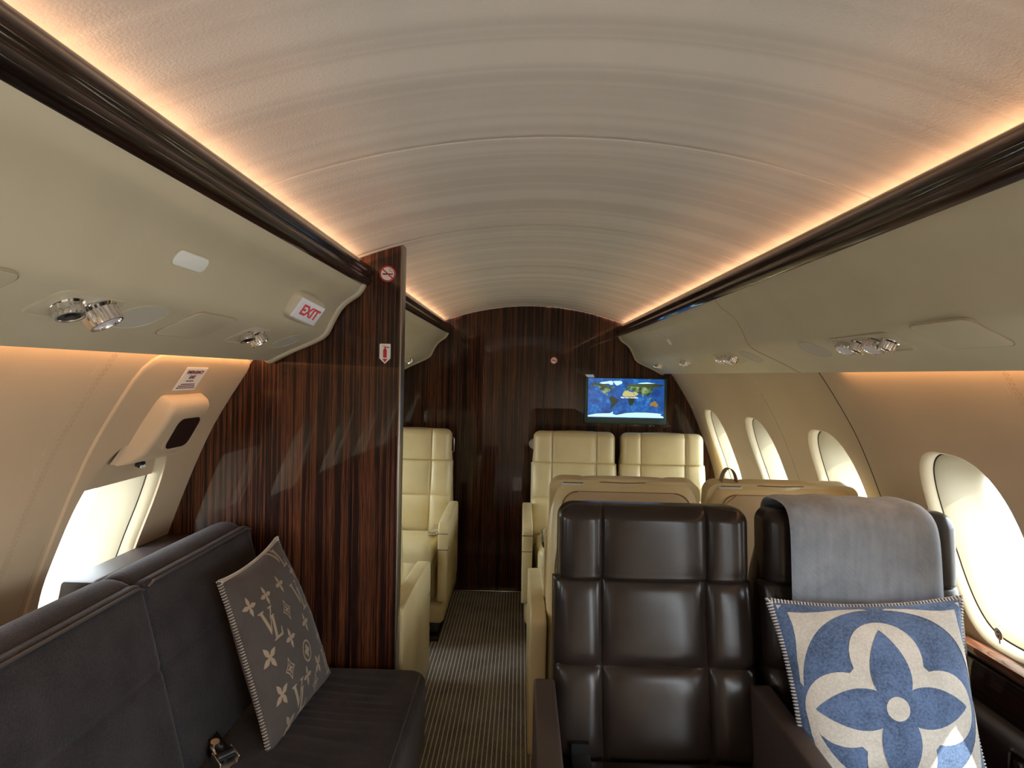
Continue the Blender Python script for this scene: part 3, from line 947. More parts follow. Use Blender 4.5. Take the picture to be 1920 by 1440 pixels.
# ------------------------------------------------------------------ monitor with a world map
tv = root('monitor', 'wall monitor showing a blue world map above the far cream seats', 'monitor', mat=frame(Vec((.625, YF, 1.283)), (1, 0, 0), (0, 0, 1), (0, -1, 0)))
mb = MB(); mb.box((-.271, -.153, -.002), (.271, .152, .026), .004); mb.build('bezel', 'tvframe', tv)
mb = MB(); mb.box((-.262, -.151, .0262), (.262, -.1125, .0285), .002); mb.build('speaker_bar', 'tvframe', tv)
mb = MB()
SW, SH, SCY = .505, .262, .0165
mb.box((-SW / 2, SCY - SH / 2, .0255), (SW / 2, SCY + SH / 2, .0266))
LANDS = [
    ('s_land', [(-168, 60), (-150, 62), (-130, 58), (-110, 56), (-95, 60), (-80, 54), (-78, 58), (-65, 58), (-55, 52), (-66, 45), (-75, 38), (-81, 30), (-84, 30), (-97, 27), (-97, 20), (-88, 21), (-88, 16), (-83, 9), (-78, 8), (-95, 15), (-106, 22), (-114, 30), (-124, 40), (-125, 48), (-135, 57), (-152, 58), (-165, 55)]),
    ('s_forest', [(-168, 66), (-156, 71), (-125, 69), (-100, 67), (-88, 66), (-95, 60), (-80, 52), (-62, 50), (-58, 54), (-76, 48), (-95, 51), (-115, 53), (-130, 57), (-150, 61), (-165, 62)]),
    ('s_ice', [(-128, 70), (-118, 76), (-95, 79), (-70, 83), (-64, 74), (-62, 65), (-75, 63), (-85, 69), (-95, 68), (-110, 67)]),
    ('s_ice', [(-73, 78), (-55, 82), (-30, 83), (-18, 78), (-22, 70), (-43, 60), (-53, 66), (-58, 75)]),
    ('s_forest', [(-80, 2), (-72, 11), (-60, 9), (-50, 0), (-35, -6), (-40, -20), (-48, -27), (-58, -37), (-66, -45), (-68, -54), (-74, -50), (-71, -30), (-71, -18), (-81, -5)]),
    ('s_sand', [(-17, 21), (-10, 32), (-5, 36), (10, 37), (20, 31), (32, 31), (35, 25), (43, 12), (51, 12), (45, 9), (-10, 9), (-17, 14)]),
    ('s_sand', [(35, 28), (38, 34), (48, 30), (56, 25), (59, 22), (52, 16), (44, 13)]),
    ('s_forest', [(-14, 9.2), (46, 9.2), (50, 11), (40, -5), (40, -15), (35, -22), (30, -32), (19, -35), (12, -17), (9, 0), (8, 5), (-8, 4)]),
    ('s_land', [(-9, 38), (-9, 44), (-1, 46), (5, 53), (8, 57), (20, 55), (30, 58), (60, 57), (100, 55), (130, 54), (140, 50), (128, 40), (122, 40), (121, 30), (110, 20), (105, 10), (98, 8), (94, 17), (88, 22), (80, 9), (73, 20), (66, 25), (57, 26), (50, 30), (36, 36), (27, 37), (22, 37), (15, 42), (3, 42), (-3, 36)]),
    ('s_forest', [(5, 59), (12, 67), (25, 71), (40, 67), (70, 71), (105, 74), (140, 72), (180, 68), (178, 63), (163, 60), (158, 52), (155, 60), (140, 56), (120, 54), (60, 56), (30, 57), (22, 60), (12, 57)]),
    ('s_ice', [(52, 71), (70, 76), (100, 79), (125, 75), (140, 74), (110, 72), (80, 71)]),
    ('s_clay', [(114, -22), (122, -17), (131, -12), (142, -11), (146, -19), (153, -26), (150, -37), (140, -38), (130, -32), (116, -35)]),
    ('s_ice', [(-180, -84), (-160, -79), (-140, -75), (-100, -73), (-75, -72), (-60, -63), (-62, -75), (-45, -80), (-30, -77), (0, -70), (50, -66), (100, -66), (150, -68), (170, -72), (165, -78), (180, -84), (180, -90), (-180, -90)]),
    ('s_land', [(95, 5), (104, -5), (114, -8), (120, -9), (106, -7)]), ('s_land', [(109, 1), (117, 6), (118, 0), (113, -4)]), ('s_forest', [(131, -1), (142, -3), (150, -9), (141, -8)]),
    ('s_forest', [(130, 32), (140, 36), (143, 43), (138, 36)]), ('s_forest', [(44, -16), (49, -13), (48, -24), (44, -24)]), ('s_land', [(-6, 50), (1, 52), (-2, 58), (-6, 57)]), ('s_forest', [(167, -46), (173, -41), (177, -38), (175, -42)]),
]
smats = ['s_ocean', 's_land', 's_forest', 's_sand', 's_clay', 's_ice']
for i, (mt, poly) in enumerate(LANDS):
    pts = [(lo / 180 * SW / 2 * .995, SCY + la / 90 * SH / 2 * .96) for lo, la in poly]
    bm = bmesh.new(); f = bm.faces.new([bm.verts.new((x, y, .0268 + i * .00001)) for x, y in pts]); f.normal_update()
    bmesh.ops.triangulate(bm, faces=[f]); mb.bm(bm, smats.index(mt))
mb.build('screen', smats, tv, smooth=False)
text('caption', 'Flight Data Unavailable', .0125, 's_text', tv, Mat.Translation((.022, SCY + .006, .0275)), bold=.0003)
'''PART2'''
# ------------------------------------------------------------------ seats
def puff(t, p=3.2, q=.62): return max(0., 1 - abs(t) ** p) ** q


def tuft(cx, cy, d):
    """height of quilted panels between the seam positions cx (across) and cy (up)"""
    def f(x, y):
        i = min(max(bisect_right(cx, x) - 1, 0), len(cx) - 2); j = min(max(bisect_right(cy, y) - 1, 0), len(cy) - 2)
        s_ = 2 * (x - cx[i]) / (cx[i + 1] - cx[i]) - 1; t_ = 2 * (y - cy[j]) / (cy[j + 1] - cy[j]) - 1
        if i == 0 and s_ < 0: s_ *= .55
        if i == len(cx) - 2 and s_ > 0: s_ *= .55
        return d * puff(s_, 4.5, .62) * (.35 + .65 * puff(t_, 6, .7)) - d + d * .0
    return f


def arm_profile(y0, y1, top, bot):
    """side outline (y, z), front end at y0"""
    P = []
    P += [(y0 + .004, bot + .01), (y0, bot + .03), (y0, top - .075)]
    for a in range(6):
        t_ = R(180 - 80 * a / 5); P.append((y0 + .055 + .055 * math.cos(t_), top - .06 + .048 * math.sin(t_)))
    P += [(y0 + .16, top - .004), (y0 + .30, top), (y1 - .05, top + .004)]
    for a in range(5):
        t_ = R(90 - 90 * a / 4); P.append((y1 - .03 + .03 * math.cos(t_), top - .026 + .03 * math.sin(t_)))
    P += [(y1, bot + .02), (y1 - .01, bot)]
    return P


SEATS = {}


def seat(kind, label, loc, rz, group, arms=(-.55, -.04), legrest=True, belt=None, topslot=True, sides=(-1, 1), shared=0):
    main = 'brown' if kind == 'dark' else 'cream'
    rear = 'brown' if kind == 'dark' else 'cream_back'
    armm = 'brown_soft' if kind == 'dark' else 'cream'
    r = root('aircraft_seat', label, 'seat', loc, rz, group)
    key = (kind, arms, sides, shared)
    if key in SEATS:
        for ch in SEATS[key]:
            c = ch.copy(); COL.objects.link(c); c.parent = r
            for g in ch.children:
                e = g.copy(); COL.objects.link(e); e.parent = c
    else:
        SEATS[key] = []

        def P(o): SEATS[key].append(o); return o
        # back cushion: two rows of three quilted panels, leaning
        lo, hi = Vec((0, -.105, .47)), Vec((0, -.008, .908))
        up = (hi - lo).normalized(); L = (hi - lo).length; nrm = Vec((-1, 0, 0)).cross(up) * 1
        nrm = Vec((1, 0, 0)).cross(up)
        m = frame(lo, (1, 0, 0), up, nrm)
        cx = [-.268, -.139, .139, .268]; cy = [0., .225, L]
        mb = MB(); cushion(mb, samples(cx, 11), samples(cy, 11), .09, m, (.05, .05, .002, .002), .045, tuft(cx, cy, .022))
        P(mb.build('back_cushion', main, r, sharp=70))
        lo, hi = Vec((0, -.022, .898)), Vec((0, .000, 1.098))
        up = (hi - lo).normalized(); L = (hi - lo).length; nrm = Vec((1, 0, 0)).cross(up)
        m = frame(lo, (1, 0, 0), up, nrm)
        cx = [-.256, -.139, .139, .256]; cy = [0., L]
        mb = MB(); cushion(mb, samples(cx, 12), samples([0, .03, L - .045, L], 8), .105, m, (.045, .045, .008, .042), .050,
                           (lambda g: (lambda x, y: g(x, max(.02, min(L - .02, y)))))(tuft(cx, cy, .019)))
        P(mb.build('headrest', main, r, sharp=70))
        # seat cushion
        mb = MB(); m = frame(Vec((0, -.36, .512)), (1, 0, 0), Vec((0, 1, -.12)).normalized(), Vec((0, .12, 1)).normalized())
        cx = [-.235, .235]; cy = [-.28, .26]
        cushion(mb, samples([-.235, -.14, .14, .235], 5), samples([-.28, -.2, .2, .26], 6), .11, m, (.035, .035, .06, .02), .045, lambda x, y: .012 * puff(x / .235, 2.5, 1) * puff((y + .01) / .27, 2.5, 1))
        P(mb.build('seat_cushion', main, r))
        if legrest:
            mb = MB(); m = frame(Vec((0, -.632, .30)), (1, 0, 0), (0, -.08, 1), (0, -1, -.08))
            cushion(mb, samples([-.225, .225], 12), samples([-.10, .115], 9), .07, m, (.03, .03, .03, .02), .03, lambda x, y: .010 * puff(x / .225, 3, 1))
            P(mb.build('leg_rest', main, r))
        # shell
        secs = [(.26, .252, -.06, .20), (.30, .260, -.10, .215), (.45, .262, -.09, .222), (.60, .262, -.05, .216), (.75, .262, -.01, .19), (.90, .260, .014, .155), (1.0, .252, .024, .130),
                (1.040, .242, .032, .122), (1.062, .232, .040, .114), (1.074, .220, .048, .104), (1.080, .200, .058, .090)]
        rings = []
        for z, hw, ya, yb in secs:
            rr = min(.05, (yb - ya) * .48)
            rings.append([(x, y, z) for x, y in rrect(5, hw, (yb - ya) / 2, rr, 0, (ya + yb) / 2)])
        mb = MB(); mb.loft(rings, caps=(True, True)); P(mb.build('back_shell', 'brown' if kind == 'dark' else 'cream', r, sharp=50))
        # rear panel with its piping
        def rear_y(z): return interp(z, [s_[0] for s_ in secs], [s_[3] for s_ in secs])
        out = rrect(8, .215, .36, .05, 0, .69)
        out = [(x * (1 + .06 * (1.05 - z) / .7), z) for x, z in out]
        mb = MB()
        nzs = 20; zs = [.33 + (1.05 - .33) * i / nzs for i in range(nzs + 1)]
        def hw_at(z):
            hw = .215 * (1 + .06 * (1.05 - z) / .7)
            if z > 1.0: q = (z - 1.0) / .05; hw -= .05 * (1 - math.sqrt(max(0, 1 - q * q)))
            return hw
        mb.loft([[(-hw_at(z), rear_y(z) - .01, z), (-hw_at(z), rear_y(z) + .003, z), (-hw_at(z) + .006, rear_y(z) + .006, z), (hw_at(z) - .006, rear_y(z) + .006, z), (hw_at(z), rear_y(z) + .003, z), (hw_at(z), rear_y(z) - .01, z)] for z in zs], closed=False, caps=(False, True))
        P(mb.build('back_panel', rear, r, sharp=50))
        mb = MB(); mb.tube([(x * 1.0, rear_y(z) + .003, z) for x, z in out], .0022, 6, closed=True); P(mb.build('piping', 'strap', r))
        # lens-shaped pad on top of the shell
        mb = MB(); m = Mat.Translation((0.01, .076, 1.079)); rings = []
        for z, k in ((-.012, 1.0), (0.0, 1.0), (.007, .94), (.012, .78), (.014, .4)):
            rings.append([(.155 * k * math.cos(2 * math.pi * i / 40), .036 * k * math.sin(2 * math.pi * i / 40) * (1 - .35 * abs(math.cos(2 * math.pi * i / 40))), z) for i in range(40)])
        if kind != 'dark':
            mb.loft(rings, caps=(True, True), mat=m); tp = P(mb.build('top_pad', 'cream', r))
            mb = MB(); mb.tube([(x * 1.01, y * 1.03, .002) for x, y, z in rings[0]], .0018, 6, closed=True, mat=m); mb.build('pad_piping', 'strap', tp)
        if topslot:
            mb = MB(); m = Mat.Translation((.178, .100, 1.0745)) @ Mat.Rotation(R(-24), 4, 'X')
            mb.prism(rrect(4, .040, .010, .005), -.004, .004, mat=m)
            so = P(mb.build('strap_slot', 'white', r)); mb = MB(); mb.box((-.034, -.0055, .003), (.034, .0055, .0046), mat=m)
            mb.build('slot_opening', 'black', so, smooth=False)
        # arms
        for sd in sides:
            pr = arm_profile(arms[0], arms[1], .655, .21)
            mb = MB(); xo, xi = ((.318, .264) if sd != shared else (.290, .238)); xo, xi = xo * sd, xi * sd
            mb.prism([(y, z) for y, z in pr], min(xo, xi), max(xo, xi), mat=Mat(((0, 0, 1, 0), (1, 0, 0, 0), (0, 1, 0, 0), (0, 0, 0, 1))), r=.008)
            a = P(mb.build('armrest', armm, r, sharp=45))
            for zz in (.585, .50):
                g = MB(); g.box((min(xo, xi) - .0006, arms[0] - .0008, zz - .0015), (max(xo, xi) + .0006, arms[0] + .012 + (0.05 if zz < .55 else .0), zz + .0015))
                g.build('panel_groove', 'groove', a, smooth=False)
        mb = MB(); mb.box((-.30, -.52, .085), (.30, .12, .20), .03); mb.box((-.24, -.46, .19), (.24, .1, .41), .02)
        P(mb.build('pedestal', 'brown_soft' if kind == 'dark' else 'cream', r))
        for x in (-.24, .24):
            mb = MB(); mb.box((x - .03, -.50, FZ), (x + .03, .16, .012), .004); mb.box((x - .02, -.44, .01), (x + .02, .08, .09))
            P(mb.build('floor_track', 'darkmetal', r))
    if belt:
        mb = MB()
        x = belt * .20
        m = frame(Vec((0, -.36, .512)), (1, 0, 0), Vec((0, 1, -.12)).normalized(), Vec((0, .12, 1)).normalized())
        mb.box((x - .024, .06, .011), (x + .024, .25, .014), .001, mat=m); mb.box((x - .022, .245, .0), (x + .022, .262, .04), mat=m)
        b = mb.build('seat_belt', 'black' if kind == 'dark' else 'cream_back', r)
        mb = MB(); mb.box((x - .028, .03, .011), (x + .028, .085, .024), .004, mat=m); mb.box((x - .02, .0, .013), (x + .02, .032, .017), .001, mat=m)
        mb.build('buckle', 'chrome', b)
    return r


CG, DG = 'cream leather seats', 'dark brown leather seats'
X1, X2, XL = .292, .823, -.765
seat('dark', 'dark brown leather seat on the aisle with an empty quilted back', (X1, 1.565, 0), 0, DG, belt=-1, shared=1)
seat('dark', 'dark brown leather seat by the window under the grey blanket', (.850, 1.570, 0), 0, DG, sides=())
seat('cream', 'cream leather seat against the bulkhead to the right of the door, on the aisle', (.268, 3.66, 0), 0, CG, shared=1)
seat('cream', 'cream leather seat against the bulkhead beside the far window', (.82, 3.66, 0), 0, CG, sides=(1,))
seat('cream', 'cream leather seat facing the viewer left of the aisle, past the partition', (XL, 3.655, 0), 0, CG, belt=1)
seat('cream', 'cream aisle seat seen from behind, backing onto the dark aisle seat', (.288, 2.105, 0), R(180), CG, arms=(-.36, .235), shared=-1)
strap_seat = seat('cream', 'cream seat seen from behind by the windows, with a tan strap loop on top', (X2, 2.105, 0), R(180), CG, arms=(-.36, .235), sides=())
seat('cream', 'cream seat hidden behind the partition with one armrest in the aisle', (XL, 2.155, 0), R(180), CG, arms=(-.36, .235))
mb = MB()
pth = []
for i in range(15):
    a = math.pi * i / 14; pth.append((.178 - .028 * math.cos(a) * (1 - .15 * math.sin(a)), .08, 1.073 + .062 * math.sin(a) ** .8))
rings = [[(x - .002, .068, z), (x - .002, .094, z), (x + .002, .094, z + .001), (x + .002, .068, z + .001)] for x, y, z in pth]
mb.loft(rings, caps=(True, True)); mb.build('strap_loop', 'strap', strap_seat)

# ------------------------------------------------------------------ table between the cream seats
tb = root('folding_table', 'dark lacquered table between the facing cream seats', 'table', (.585, 2.86, .63))
mb = MB(); a = rrect(10, .54, .245, .16); mb.prism(a, .006, .026, r=.004); mb.build('table_top', 'tablewood', tb)
mb = MB(); mb.loft([[(x * k, y * k, z) for x, y in a] for k, z in ((.985, .004), (1.006, .004), (1.012, .014), (1.006, .024), (1.0, .0245))]); mb.build('edge_band', 'tableedge', tb)
mb = MB(); mb.box((-.06, -.2, -.02), (.52, .2, .006), .004); mb.box((.46, -.18, -.30), (.52, .18, -.01), .006); mb.build('support', 'darkmetal', tb)

# ------------------------------------------------------------------ side ledges
def extr(prof, y0, y1, mb, n=2): mb.loft([[(x, y0 + (y1 - y0) * i / (n - 1), z) for x, z in prof] for i in range(n)], caps=(True, True))


sl = root('side_ledge', 'ebony and leather side ledge under the right windows', 'ledge', (0, 0, 0))
mb = MB(); extr([(1.242, .712), (1.206, .712), (1.200, .709), (1.198, .700), (1.199, .690), (1.203, .686), (1.242, .686)], -.33, 3.935, mb); mb.build('rail', 'veneer_rail', sl)
mb = MB(); extr([(1.242, .686), (1.215, .686), (1.215, .676), (1.242, .676)], -.33, 3.935, mb); mb.build('lip', 'reveal', sl)  # tan strip coloured to stand for the sunlit gap under the rail
mb = MB(); extr([(1.242, .678), (1.202, .678), (1.198, .675), (1.196, .56), (1.242, .56)], -.33, 3.935, mb); mb.build('table_door', 'veneer_long', sl)
mb = MB(); extr([(1.240, .575), (1.19, .575), (1.165, .572), (1.150, .562), (1.143, .545), (1.141, .50), (1.12, .20), (1.09, FZ), (1.115, FZ), (1.16, .2)], -.33, 3.935, mb); mb.build('leather_panel', 'ledge', sl)
cp = root('seat_control', 'silver framed control on the leather side panel in the lower right corner', 'control', mat=frame(Vec((1.1405, 1.415, .515)), (0, -1, 0), (.0, 0, 1), (-1, 0, 0)))
mb = MB(); mb.loft([[(x, y, z) for x, y in rrect(5, hw, hh, .012)] for hw, hh, z in ((.030, .042, -.002), (.030, .042, .004), (.026, .038, .005), (.023, .035, .002))]); mb.build('rim', 'chrome', cp)
mb = MB(); mb.prism(rrect(5, .0235, .0355, .010), -.002, .002); mb.build('plate', 'darkmetal', cp)
mb = MB(); mb.cyl((0, .012, .002), (0, .012, .006), .010); mb.cyl((0, -.014, .002), (0, -.014, .006), .010); mb.build('button', 'chrome', cp)
# shade switch on the sill of the nearest window
m = wall_frame(1, 1.598, .768, -.004)
sw = root('shade_switch', 'small oval up-down shade switch on the sill of the nearest right window', 'switch', mat=m)
mb = MB(); mb.prism(selli(24, .0125, .0165, 2.2), 0, .004, r=.001); mb.build('plate', 'steel', sw)
mb = MB(); mb.prism([(-.0045, .003), (.0045, .003), (0, .010)], .0035, .0046); mb.prism([(-.0045, -.003), (0, -.010), (.0045, -.003)], .0035, .0046); mb.build('arrows', 'black', sw, smooth=False)
mb = MB(); mb.cyl((0, -.016, .002), (0, -.027, .002), .0022); mb.build('stem', 'steel', sw)

ll = root('side_ledge', 'dark leather ledge along the left wall behind the divan, low part', 'ledge', (0, 0, 0))
mb = MB(); extr([(-1.212, .845), (-1.12, .845), (-1.108, .842), (-1.104, .835), (-1.104, FZ), (-1.115, FZ), (-1.16, .2), (-1.215, .6)], YB, 1.42, mb); mb.build('leather_panel', 'ledge', ll)
lb = root('ledge_box', 'raised dark leather box ledge under the emergency exit window', 'ledge', (0, 0, 0))
mb = MB()
pr = [(-1.212, .84), (-1.200, .898), (-1.199, .905), (-1.194, .910), (-1.122, .910), (-1.112, .908), (-1.106, .901), (-1.105, .62), (-1.21, .62)]
rings = []
for y, k in ((1.412, .0), (1.412, 1.)):
    pass
mb.loft([[(x, y, z - dz * (z > .8)) for x, z in pr] for y, dz in ((1.420, .012), (1.4225, .004), (1.43, .0), (1.845, 0))], caps=(True, True)); mb.build('leather_box', 'ledge', lb)

# ------------------------------------------------------------------ divan
dv = root('divan', 'charcoal velvet divan along the left wall', 'sofa', (0, 0, 0))
DY = [.26, .785, 1.305, 1.822]
for i in range(3):
    y0, y1 = DY[i] + .002, DY[i + 1] - .002; L = y1 - y0
    lo, hi = Vec((-.80, (y0 + y1) / 2, .50)), Vec((-.915, (y0 + y1) / 2, .958))
    up = (hi - lo).normalized(); nrm = Vec((0, 1, 0)).cross(up); H = (hi - lo).length
    m = frame(lo, (0, 1, 0), up, nrm)
    sy = H * .58

    def hf(x, y, L=L, H=H):
        e = .004 * (1 - math.exp(-((y - sy) / .008) ** 2)) - .004
        return e + .010 * puff(x / (L / 2), 3, 1) * puff((y - H / 2) / (H / 2), 3, 1)
    mb = MB(); cushion(mb, samples([-L / 2, -L / 2 + .05, L / 2 - .05, L / 2], 7), samples([0, sy - .02, sy, sy + .02, H - .05, H], 7), .10, m, (.022, .022, .02, .016), .016, hf)
    b = mb.build('back_cushion', 'divan', dv, sharp=60)
    # sloping top bolster behind the piping
    mb = MB(); pr = []
    for k in range(9):
        a = R(12 + 120 * k / 8); pr.append((-.985 + .075 * math.cos(a), .885 + .082 * math.sin(a)))
    pr += [(-1.075, .925), (-1.09, .88), (-1.09, .6), (-.90, .6)]
    rings = []
    for yy, k in ((y0, .93), (y0 + .004, .965), (y0 + .014, .99), (y0 + .03, 1.0), ((y0 + y1) / 2, 1.01), (y1 - .03, 1.), (y1 - .014, .99), (y1 - .004, .965), (y1, .93)):
        rings.append([(-.99 + (x + .99) * k, yy, .78 + (z - .78) * k) for x, z in pr])
    mb.loft(rings, caps=(True, True)); mb.build('back_bolster', 'divan', dv, sharp=60)
    # piping along the upper front edge
    e = .012; pts = []
    for k in range(25):
        u = -L / 2 + .006 + (L - .012) * k / 24
        q = max(0, abs(u) - (L / 2 - .03)) / .03
        pts.append(m @ Vec((u, H - .010 - .020 * (1 - math.sqrt(max(0, 1 - min(1, q) ** 2))), .001 - .004 * q)))
    mb = MB(); mb.tube(pts, .0038, 8); mb.build('piping', 'divan_pipe', b)
for i, (y0, y1) in enumerate(((.262, 1.30), (1.304, 1.824))):
    L = y1 - y0
    m = frame(Vec((-.575, (y0 + y1) / 2, .518)), (1, 0, 0), (0, 1, 0), (0, 0, 1))
    xs = samples([-.24, -.19, .17, .225], 9)
    xs = sorted(set([-.24 + .465 * k / 40 for k in range(41)] + xs[-8:]))
    ys = [-L / 2 + L * k / 110 for k in range(111)]

    def hf(x, y, L=L):
        wv = math.exp(-((x - .02) / .13) ** 2) * (.5 + .5 * math.tanh((.16 - y) * 20))
        return .008 * puff(x / .24, 2.5, 1) * puff(y / (L / 2), 4, 1) + .0022 * wv * math.sin(y * 165 + 1.5 * math.sin(x * 14) + 2.2 * math.sin(y * 21)) * (L < .7)
    mb = MB(); cushion(mb, xs, ys, .20, m, (.02, .045, .03, .035), .035, hf); c = mb.build('seat_cushion', 'divan', dv, sharp=60)
    pts = [(-.366, y0 + .05, .511), (-.366, y1 - .055, .511)] + [(-.366 - .04 * (1 - math.cos(R(a))), y1 - .055 + .04 * math.sin(R(a)), .511) for a in (20, 40, 60, 80)]
    mb = MB(); mb.tube(pts, .0030, 8); mb.build('piping', 'strap' if 0 else 'divan_pipe', c)
mb = MB(); mb.box((-1.09, .262, .06), (-.375, 1.824, .33), .012); mb.box((-1.05, .3, FZ), (-.43, 1.8, .07)); mb.build('base', 'divan', dv)
# lap belt buckle lying on the divan
bk = root('lap_belt', 'lap belt buckle lying on the divan beside the brown cushion', 'seat belt', mat=Mat.Translation((-.762, 1.356, .526)) @ Mat.Rotation(R(-38), 4, 'Z') @ Mat.Rotation(R(14), 4, 'Y'))
mb = MB(); mb.box((-.004, -.022, 0), (.046, .022, .004), .0015); mb.box((.046, -.022, .0), (.074, -.010, .004), .0015); mb.box((.046, .010, 0), (.074, .022, .004), .0015); mb.box((.068, -.022, 0), (.080, .022, .004), .0015)
mb.box((-.002, -.024, .004), (.002, -.020, .024), .001); mb.box((-.004, -.024, .0), (.040, -.019, .024), .002); mb.box((-.004, .019, .0), (.040, .024, .024), .002); mb.build('buckle', 'steel', bk)
mb = MB(); mb.cyl((.014, -.019, .017), (.014, .019, .017), .010, n=20); mb.build('roller', 'black', bk)
mb = MB(); mb.cyl((-.036, 0, .004), (-.036, 0, .017), .010, n=20); mb.box((-.036, -.012, .004), (.0, -.006, .009), .001); mb.box((-.036, .006, .004), (.0, .012, .009), .001); mb.build('hook', 'steel', bk)
mb = MB(); mb.tube([(.02, 0, .006), (-.02, .001, .002), (-.05, .004, -.004), (-.075, .008, -.012)], .022, 10, flat=.07); mb.build('webbing', 'black', bk)

# ------------------------------------------------------------------ cushions with woven motifs


def split(polys, step, lo=-1.2, hi=1.2):
    """triangulated mesh of the polygons (list of outlines), cut on a grid so that it can follow a curved surface"""
    bm = bmesh.new()
    for poly in polys:
        vs = [bm.verts.new((x, y, 0)) for x, y in poly]
        f = bm.faces.new(vs); f.normal_update(); bmesh.ops.triangulate(bm, faces=[f])
    k = lo
    while k < hi:
        for no in ((1, 0, 0), (0, 1, 0)):
            bmesh.ops.bisect_plane(bm, geom=bm.verts[:] + bm.edges[:] + bm.faces[:], plane_co=(k + .0007, k + .0007, 0), plane_no=no, dist=1e-6)
        k += step
    bmesh.ops.triangulate(bm, faces=[f for f in bm.faces if len(f.verts) > 4])
    bm.verts.index_update()
    out = ([(v.co.x, v.co.y) for v in bm.verts], [[v.index for v in f.verts] for f in bm.faces])
    bm.free(); return out


def pillow(name, label, corners, thick, mats, polys, thread, pinch=.05, sag=None, side=.5, tthread=None):
    """corners = bottom-left, bottom-right, top-left, top-right in the world; motifs in u,v of the front face"""
    bl, br, tl, tr_ = [Vec(c) for c in corners]
    ctr = (bl + br + tl + tr_) / 4
    X = ((br + tr_) - (bl + tl)).normalized(); Y0 = ((tl + tr_) - (bl + br)); N = X.cross(Y0).normalized(); Y = N.cross(X)
    r = root(name, label, 'cushion', mat=frame(ctr, X, Y, N))
    inv = r.matrix_world.inverted(); bl, br, tl, tr_ = [inv @ c for c in (bl, br, tl, tr_)]

    def S_(u, v, face):
        uu = u * (1 - pinch * (1 - abs(v) ** 2.2) * abs(u) ** 3); vv = v * (1 - pinch * (1 - abs(u) ** 2.2) * abs(v) ** 3)
        a, b = (uu + 1) / 2, (vv + 1) / 2
        p = (bl * (1 - a) + br * a) * (1 - b) + (tl * (1 - a) + tr_ * a) * b
        h = thick * (max(0, 1 - u * u) * max(0, 1 - v * v)) ** side
        if sag: h *= sag(u, v)
        return p + Vec((0, 0, h * face))
    n = 44; g = [math.sin(math.pi / 2 * (-1 + 2 * i / n)) for i in range(n + 1)]
    mb = MB()
    for face in (1, -.75):
        vs = [S_(u, v, face) for v in g for u in g]
        fs = [(j * (n + 1) + i, j * (n + 1) + i + 1, (j + 1) * (n + 1) + i + 1, (j + 1) * (n + 1) + i) for j in range(n) for i in range(n)]
        mb.add(vs, fs, 0)
    e = 1e-3
    for pset in polys:
        vs, fs = split(pset, .05)
        out = []
        for u, v in vs:
            u = min(.994, max(-.994, u)); v = min(.994, max(-.994, v))
            a = S_(u, v, 1); du = S_(u + e, v, 1) - a; dv_ = S_(u, v + e, 1) - a
            out.append(a + du.cross(dv_).normalized() * .0009)
        mb.add(out, fs, 1)
    mb.build('cover', mats, r, sharp=80)
    # blanket stitch round the rim
    rim = []
    for q in range(4):
        for k in range(60):
            t_ = -1 + 2 * k / 60
            u, v = [(t_, -1), (1, t_), (-t_, 1), (-1, -t_)][q]
            rim.append(S_(u, v, 1))
    mb = MB(); mb.tube(rim, .0042, 8, closed=True, mi=1)
    m_ = len(rim)
    c0 = Vec((0, 0, 0))
    for i in range(0, m_):
        for h in (0., .5):
            p = rim[i] * (1 - h) + rim[(i + 1) % m_] * h; d = (rim[(i + 1) % m_] - rim[i - 1]).normalized()
            o = d.cross(Vec((0, 0, 1))).normalized()
            if (h == .5 and thread[2]): continue
            mb.tube([p - o * .009 + Vec((0, 0, .003)), p - o * .002 + Vec((0, 0, .0062)), p + o * .0045 + Vec((0, 0, .003)), p + o * .0045 - Vec((0, 0, .003)), p - o * .002 - Vec((0, 0, .0062))], thread[3], 5, mi=0)
    mb.build('stitched_edge', [thread[0], thread[1]], r)
    return r


def rot(poly, a): c, s_ = math.cos(a), math.sin(a); return [(x * c - y * s_, x * s_ + y * c) for x, y in poly]


def shift(poly, x, y, sx=1., sy=None): return [(x + p[0] * sx, y + p[1] * (sy or sx)) for p in poly]


def petal(l, wd, n=14, base=.0, k=.9):
    """pointed petal from the centre upward"""
    up = [(wd * math.sin(math.pi * (i / n) ** k) ** .8 if 0 < i < n else (base if i == 0 else 0), l * i / n) for i in range(n + 1)]
    return up + [(-x, y) for x, y in reversed(up[:-1])]


# blue cushion: four petalled flower in ivory and blue
def ring_sector(fn, n): return [fn(k / n) for k in range(n)]


def union_lobes():
    """ivory quatrefoil outline"""
    out = []
    for k in range(4):
        for i in range(25):
            a = R(-104 + 208 * i / 24); px_, py_ = .365 * math.sin(a), .50 + .40 * math.cos(a)
            out.append(rot([(px_, py_)], -math.pi / 2 * k)[0])
    return out


def pointed(l, wd, b):
    pts = []
    for i in range(21):
        t_ = i / 20
        pts.append((wd * (math.sin(math.pi * min(1, t_ * .96 + .04) ** .82) ** .85) if t_ < 1 else 0, b + (l - b) * t_))
    return pts + [(-x, y) for x, y in reversed(pts[:-1])]


FC = (-.06, -.13)
BC = ((.565, 1.27, .525), (.985, 1.30, .53), (.547, 1.455, .896), (1.030, 1.470, .910))
lobes = shift(union_lobes(), *FC, .98)
white_polys = [[lobes]]
